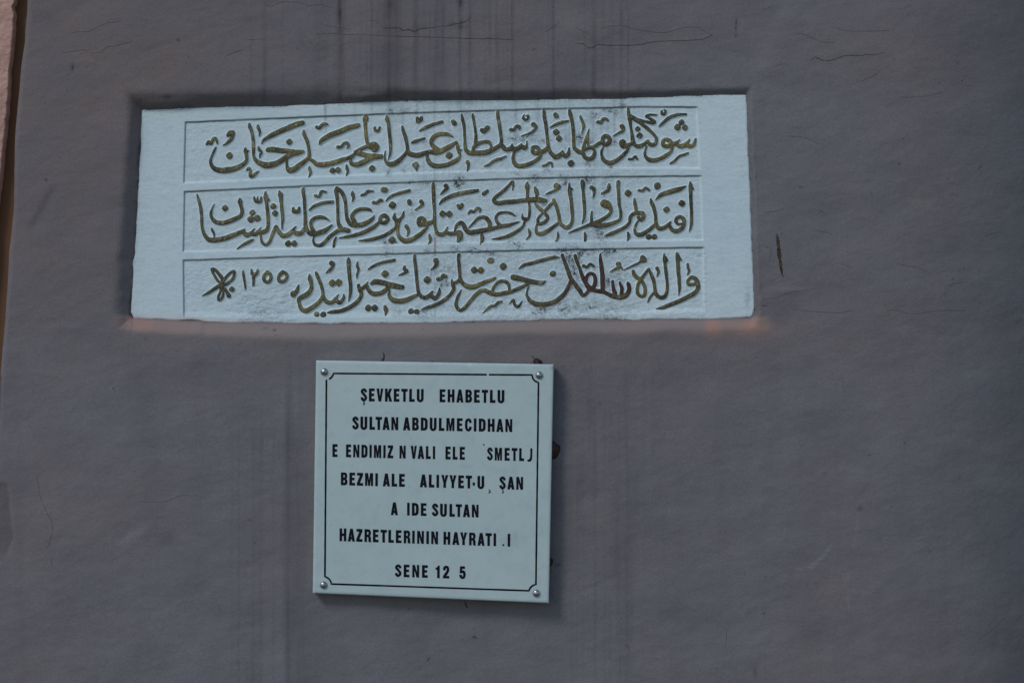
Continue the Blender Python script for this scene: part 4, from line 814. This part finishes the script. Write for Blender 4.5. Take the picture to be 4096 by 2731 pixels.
adopt(link('marble_panel', skirt_grid('marble_panel', at_np(bxp, byp, yl), PF + .030, dict(ghost=np.clip(ghost, 0, .8), worn=np.clip(worn, 0, .6))), pm.m), lower)

s_ = .19
def arc(cx, cy, rx, ry, a0, a1, n=6):
    return [(cx + rx * math.cos(math.radians(a0 + (a1 - a0) * i / n)), cy + ry * math.sin(math.radians(a0 + (a1 - a0) * i / n))) for i in range(n + 1)]
def rib(pts, wd):
    C_ = catmull([(a, b, wd) for a, b in pts], .045); L_, R_ = [], []
    for i in range(len(C_)):
        a = C_[max(0, i - 1)]; b = C_[min(len(C_) - 1, i + 1)]
        tx, ty = b[0] - a[0], b[1] - a[1]; q = math.hypot(tx, ty) or 1
        nx, ny = -ty / q, tx / q
        L_.append((C_[i, 0] + nx * wd / 2, C_[i, 1] + ny * wd / 2)); R_.append((C_[i, 0] - nx * wd / 2, C_[i, 1] - ny * wd / 2))
    return L_ + R_[::-1]
G = {
 'E': [[(0, 0), (.43, 0), (.43, .19), (s_, .19), (s_, .42), (.39, .42), (.39, .60), (s_, .60), (s_, .81), (.43, .81), (.43, 1), (0, 1)]],
 'L': [[(0, 0), (.41, 0), (.41, .20), (s_, .20), (s_, 1), (0, 1)]],
 'T': [[(.15, 0), (.33, 0), (.33, .80), (.48, .80), (.48, 1), (0, 1), (0, .80), (.15, .80)]],
 'H': [[(0, 0), (.18, 0), (.18, .41), (.34, .41), (.34, 0), (.52, 0), (.52, 1), (.34, 1), (.34, .61), (.18, .61), (.18, 1), (0, 1)]],
 'I': [[(0, 0), (.18, 0), (.18, 1), (0, 1)]],
 'N': [[(0, 0), (.16, 0), (.16, .58), (.33, 0), (.52, 0), (.52, 1), (.36, 1), (.36, .42), (.19, 1), (0, 1)]],
 'V': [[(0, 1), (.19, 1), (.265, .36), (.34, 1), (.51, 1), (.35, 0), (.16, 0)]],
 'A': [[(0, 0), (.19, 0), (.215, .17), (.325, .17), (.355, 0), (.54, 0), (.37, 1), (.17, 1)], [(.235, .33), (.31, .33), (.272, .62)]],
 'K': [[(0, 0), (s_, 0), (s_, .28), (.24, .40), (.33, 0), (.54, 0), (.37, .60), (.53, 1), (.33, 1), (s_, .64), (s_, 1), (0, 1)]],
 'U': [[(0, 1), (.19, 1)] + arc(.26, .24, .07, .09, 180, 360) + [(.33, 1), (.52, 1)] + arc(.26, .24, .26, .27, 0, -180, 10)],
 'S': [rib([(.40, .70), (.37, .84), (.25, .92), (.12, .83), (.11, .71), (.25, .54), (.39, .36), (.39, .20), (.25, .08), (.12, .16), (.09, .31)], .205)],
 'C': [rib([(.44, .66), (.40, .84), (.27, .92), (.13, .80), (.10, .5), (.13, .2), (.27, .08), (.40, .16), (.44, .36)], .205)],
 'D': [[(0, 0), (.24, 0)] + arc(.24, .28, .28, .28, -90, 0, 6)[1:] + arc(.24, .72, .28, .28, 0, 90, 6) + [(0, 1)], [(.19, .18), (.25, .18), (.325, .27), (.325, .73), (.25, .82), (.19, .82)]],
 'B': [[(0, 0), (.3, 0), (.43, .05), (.5, .16), (.5, .33), (.47, .44), (.40, .51), (.46, .58), (.485, .70), (.47, .86), (.41, .96), (.3, 1), (0, 1)],
       [(.18, .18), (.27, .18), (.32, .23), (.32, .36), (.27, .41), (.18, .41)], [(.18, .60), (.26, .60), (.31, .65), (.31, .77), (.26, .82), (.18, .82)]],
 'R': [[(0, 0), (.18, 0), (.18, .40), (.26, .40), (.31, .34), (.32, .05), (.34, 0), (.53, 0), (.50, .08), (.50, .34), (.46, .44), (.40, .49), (.47, .58), (.50, .74), (.47, .89), (.41, .97), (.32, 1), (0, 1)],
       [(.18, .57), (.27, .57), (.32, .62), (.32, .77), (.27, .82), (.18, .82)]],
 'Z': [[(0, 0), (.48, 0), (.48, .19), (.22, .19), (.47, .83), (.47, 1), (.02, 1), (.02, .81), (.25, .81), (0, .17)]],
 'M': [[(0, 0), (.155, 0), (.155, .62), (.25, 0), (.37, 0), (.465, .62), (.465, 0), (.62, 0), (.62, 1), (.40, 1), (.31, .42), (.22, 1), (0, 1)]],
 'Y': [[(.17, 0), (.35, 0), (.35, .38), (.53, 1), (.34, 1), (.262, .60), (.19, 1), (0, 1), (.17, .38)]],
 'J': [[(.26, 1), (.42, 1), (.41, .28), (.37, .08), (.25, -.03), (.10, -.04), (0, .0), (0, .07), (.12, .12), (.22, .20), (.26, .36)]],
 '1': [[(.13, 0), (.31, 0), (.31, 1), (.19, 1), (.14, .88), (.0, .80), (0, .68), (.13, .68)]],
 '2': [[(0, 0), (.48, 0), (.48, .18), (.24, .18), (.42, .47), (.48, .65), (.47, .85), (.38, .98), (.24, 1.02), (.1, .97), (.02, .84), (.01, .66), (.18, .66), (.2, .8), (.25, .85), (.30, .8), (.3, .68), (.24, .52), (.05, .24), (0, .12)]],
 '5': [[(.06, 1), (.42, 1), (.42, .82), (.2, .82), (.19, .65), (.3, .69), (.42, .62), (.48, .45), (.48, .25), (.42, .06), (.25, -.02), (.08, .04), (.01, .2), (0, .3), (.18, .32), (.2, .2), (.25, .15), (.3, .22), (.3, .42), (.25, .5), (.18, .45), (.02, .45)]],
}
def flat_glyph(name, loops, fn, mat, parent, thick=.0004, glyph=False):
    """loops in glyph units, fn maps a point to photograph pixels; a thin solid inlay"""
    def fat(lp, d=.013):                                  # ink spreads a little past the drawn outline
        a2 = sum(lp[i - 1][0] * lp[i][1] - lp[i][0] * lp[i - 1][1] for i in range(len(lp)))
        out = []
        for i in range(len(lp)):
            p0, p1, p2 = lp[i - 1], lp[i], lp[(i + 1) % len(lp)]
            n = []
            for u_, v_ in ((p0, p1), (p1, p2)):
                ex, ey = v_[0] - u_[0], v_[1] - u_[1]; q = math.hypot(ex, ey) or 1
                n.append((ey / q, -ex / q))
            nx, ny = n[0][0] + n[1][0], n[0][1] + n[1][1]; q = max(.5, (nx * nx + ny * ny) / 2)
            s = d * (1 if a2 > 0 else -1) / q
            out.append((p1[0] + nx * s, p1[1] + ny * s))
        return out
    if glyph:
        loops = [fat(loops[0])] + [fat(lp, -.013) for lp in loops[1:]]
    L3 = [[Vector((p[0], p[1], 0)) for p in lp] for lp in loops]
    flat = [p for lp in L3 for p in lp]
    tris = tessellate_polygon(L3)
    n = len(flat)
    vs = [at(*fn(p.x, p.y), PF - thick) for p in flat] + [at(*fn(p.x, p.y), PF + .001) for p in flat]
    fs = [tuple(t) for t in tris]
    k = 0
    for lp in L3:
        m_ = len(lp)
        for i in range(m_):
            a, b = k + i, k + (i + 1) % m_
            fs.append((a, b, b + n, a + n))
        k += m_
    me = bpy.data.meshes.new(name); me.from_pydata(vs, [], fs); me.update()
    return adopt(link(name, me, mat, None), parent)

LINES = [  # height px, baseline (two source points), letters as (char, x); x in crop pixels from origin
 (50.6, (1476, 1604), (2010, 1610.5), 1230, 'S893 E1033 V1160 K1303 E1450 T1577 L1710 U1838', 1700, 'E247 H382 A528 B680 E825 T955 L1092 U1220', 1.0),
 (50.6, (1442, 1716.5), (2036, 1726.5), 1230, 'S752 U890 L1042 T1145 A1262 N1410 A1608 B1760 D1905 U2055 L2208', 1700, 'M360 E537 C670 I822 D905 H1055 A1200 N1352', 1.0),
 (50.2, (1340, 1826.2), (2085, 1842.3), 1230, 'E420 E648 N770 D907 I1042 M1117 I1275 Z1345 N1547 V1735 A1853 L1990 I2107', 1700, 'E345 L467 E585 S1043 M1173 E1338 T1457 L1583 J1720', .90),
 (50.0, (1375, 1939), (2075, 1956.8), 1230, 'B562 E705 Z830 M968 I1140 A1267 L1415 E1540 A1890 L2040 I2168', 1700, 'Y275 Y412 E560 T685 U882 S1250 A1385 N1535', 1.0),
 (49.6, (1570, 2058), (1905, 2067.4), 1230, 'A1402 I1675 D1755 E1905', 1700, 'S117 U255 L412 T517 A640 N788', 1.0),
 (49.8, (1370, 2162.5), (2036, 2184), 1230, 'H540 A680 Z820 R958 E1100 T1228 L1360 E1485 R1618 I1760 N1843 I1998 N2080', 1700, 'H312 A460 Y592 R742 A885 T1018 I1153 I1390', 1.0),
 (49.0, (1590, 2305.3), (1850, 2313), 1230, 'S1470 E1618 N1762 E1925', 1700, '1178 2302 5578', 1.03)]
for Hh, b0_, b1_, o1, t1, o2, t2, wk in LINES:
    sl_ = (b1_[1] - b0_[1]) / (b1_[0] - b0_[0])
    for o_, t_ in ((o1, t1), (o2, t2)):
        for tok in t_.split():
            ch, lx = tok[0], o_ + float(tok[1:]) / 4.2
            by = b0_[1] + (lx - b0_[0]) * sl_
            fn = lambda a, b, lx=lx, by=by: (lx + a * Hh * wk + b * .3, by - b * Hh + a * Hh * sl_)
            flat_glyph('letter' if ch not in '125' else 'numeral', G[ch], fn, bk.m, lower, glyph=ch not in 'SC')
def px_poly(name, ox, oy, pts): flat_glyph(name, [pts], lambda a, b: (ox + a / 4.2, oy + b / 4.2), bk.m, lower)
px_poly('cedilla', 1230, 1420, [(934, 768), (950, 768), (952, 786), (966, 802), (962, 826), (942, 838), (922, 830), (924, 820), (940, 822), (948, 812), (936, 796)])
px_poly('cedilla', 1700, 1740, [(1294, 908), (1310, 908), (1312, 926), (1324, 942), (1320, 966), (1302, 978), (1288, 970), (1290, 960), (1302, 960), (1308, 950), (1296, 934)])
px_poly('cedilla', 1700, 1740, [(1068, 902), (1080, 912), (1102, 932), (1104, 954), (1090, 972), (1064, 968), (1062, 952), (1080, 956), (1088, 944), (1072, 926)])
px_poly('hyphen', 1700, 1740, [(798, 792), (838, 792), (838, 846), (800, 842)])
px_poly('dotted_mark', 1700, 1740, [(982, 142), (996, 142), (998, 174), (990, 180), (978, 172)])
px_poly('full_stop', 1700, 2070, [(1304, 440), (1330, 440), (1332, 458), (1312, 476), (1300, 470)])

def line_strip(name, pts, wd):
    C_ = np.array(pts, float); n = len(C_); L_, R_ = [], []
    for i in range(n):
        a = C_[max(0, i - 1)]; b = C_[min(n - 1, i + 1)]
        tx, ty = b - a; q = math.hypot(tx, ty) or 1; nx, ny = -ty / q, tx / q
        ww = wd / 2 * random.uniform(.93, 1.07)
        L_.append((C_[i, 0] + nx * ww, C_[i, 1] + ny * ww)); R_.append((C_[i, 0] - nx * ww, C_[i, 1] - ny * ww))
    flat_glyph(name, [L_ + R_[::-1]], lambda a, b: (a, b), bk.m, lower)
def seg(a, b, n=14): return [(a[0] + (b[0] - a[0]) * i / n, a[1] + (b[1] - a[1]) * i / n) for i in range(n + 1)]
def carc(c0, a, b, n=8):
    r0 = math.hypot(a[0] - c0[0], a[1] - c0[1]); r1 = math.hypot(b[0] - c0[0], b[1] - c0[1])
    t0 = math.atan2(a[1] - c0[1], a[0] - c0[0]); t1 = math.atan2(b[1] - c0[1], b[0] - c0[0])
    while t1 - t0 > math.pi: t1 -= 2 * math.pi
    while t1 - t0 < -math.pi: t1 += 2 * math.pi
    return [(c0[0] + (r0 + (r1 - r0) * i / n) * math.cos(t0 + (t1 - t0) * i / n), c0[1] + (r0 + (r1 - r0) * i / n) * math.sin(t0 + (t1 - t0) * i / n)) for i in range(n + 1)]
pTL1, pTL2 = (1305.5, 1518), (1334, 1493); pTR1, pTR2 = (2129, 1499), (2154, 1529); pBR1, pBR2 = (2143.5, 2336), (2116, 2361); pBL1, pBL2 = (1325, 2334), (1299.5, 2305)
TLs, TRs, BRs, BLs = (1297, 1487), (2156.7, 1500), (2145.2, 2371), (1294, 2338)
line_strip('border_line', carc(TLs, (1316, 1516), pTL2)[:-1] + seg(pTL2, (1947, 1497.8), 30), 7.2)
line_strip('border_line', seg((1956, 1498), pTR1, 10)[:-1] + carc(TRs, pTR1, pTR2)[:-1] + seg(pTR2, pBR1, 34)[:-1] + carc(BRs, pBR1, pBR2)[:-1] + seg(pBR2, pBL1, 34)[:-1] + carc(BLs, pBL1, pBL2)[:-1] + seg(pBL2, pTL1, 34), 7.0)

def dome(name, px, py, r, ht, mat, parent, base_y, squash=1.0, n=20, m_=8, wob=0.0):
    c0 = at(px, py, base_y); vs = []; fs = []
    for j in range(m_):
        ph = math.pi / 2 * j / m_
        for i in range(n):
            a = 2 * math.pi * i / n; rr = r * PX * math.cos(ph) * (1 + wob * math.sin(3 * a + 1) + wob * .6 * math.sin(5 * a))
            vs.append((c0[0] + rr * math.cos(a), base_y - ht * math.sin(ph), c0[2] + rr * squash * math.sin(a)))
    vs.append((c0[0], base_y - ht, c0[2])); top = len(vs) - 1
    for j in range(m_ - 1):
        for i in range(n): fs.append((j * n + i, j * n + (i + 1) % n, (j + 1) * n + (i + 1) % n, (j + 1) * n + i))
    for i in range(n): fs.append(((m_ - 1) * n + i, (m_ - 1) * n + (i + 1) % n, top))
    me = bpy.data.meshes.new(name); me.from_pydata(vs, [], fs)
    for p in me.polygons: p.use_smooth = True
    return adopt(link(name, me, mat), parent)
for (a, b) in (TLs, TRs, BRs, BLs):
    cap = dome('domed_cap', a, b, 15.6, .0062, mt.m, lower, PF + .0004)
# dried adhesive squeezed out behind the plaque
wy = lambda a, b: wall_y(a, b)
dome('adhesive_blob', 2149, 1450, 17, .020, gl.m, lower, wy(2149, 1440) + .001, 1.05, wob=.08)
dome('adhesive_blob', 2214, 1800, 25, .010, gl.m, lower, wy(2225, 1800) + .001, 1.5, wob=.10)
dome('adhesive_blob', 2200, 2245, 12, .014, gl.m, lower, wy(2205, 2245) + .001, 1.6, wob=.10)
def drip_strip(pts):
    o = ribbon('adhesive_drip', pts, gl.m, None, jitter=.4, lift=.0015, step=2); adopt(o, lower)
drip_strip([(2127, 1422, 2), (2133, 1430, 2.6), (2140, 1438, 3)])
drip_strip([(1534, 1410, 4), (1536, 1428, 5), (1531, 1438, 10), (1528, 1448, 12)])
drip_strip([(1858, 2404, 2), (1863, 2416, 5), (1868, 2430, 5)])
drip_strip([(1730, 1443, 4), (1728, 1446, 4), (1726, 1450, 3)])
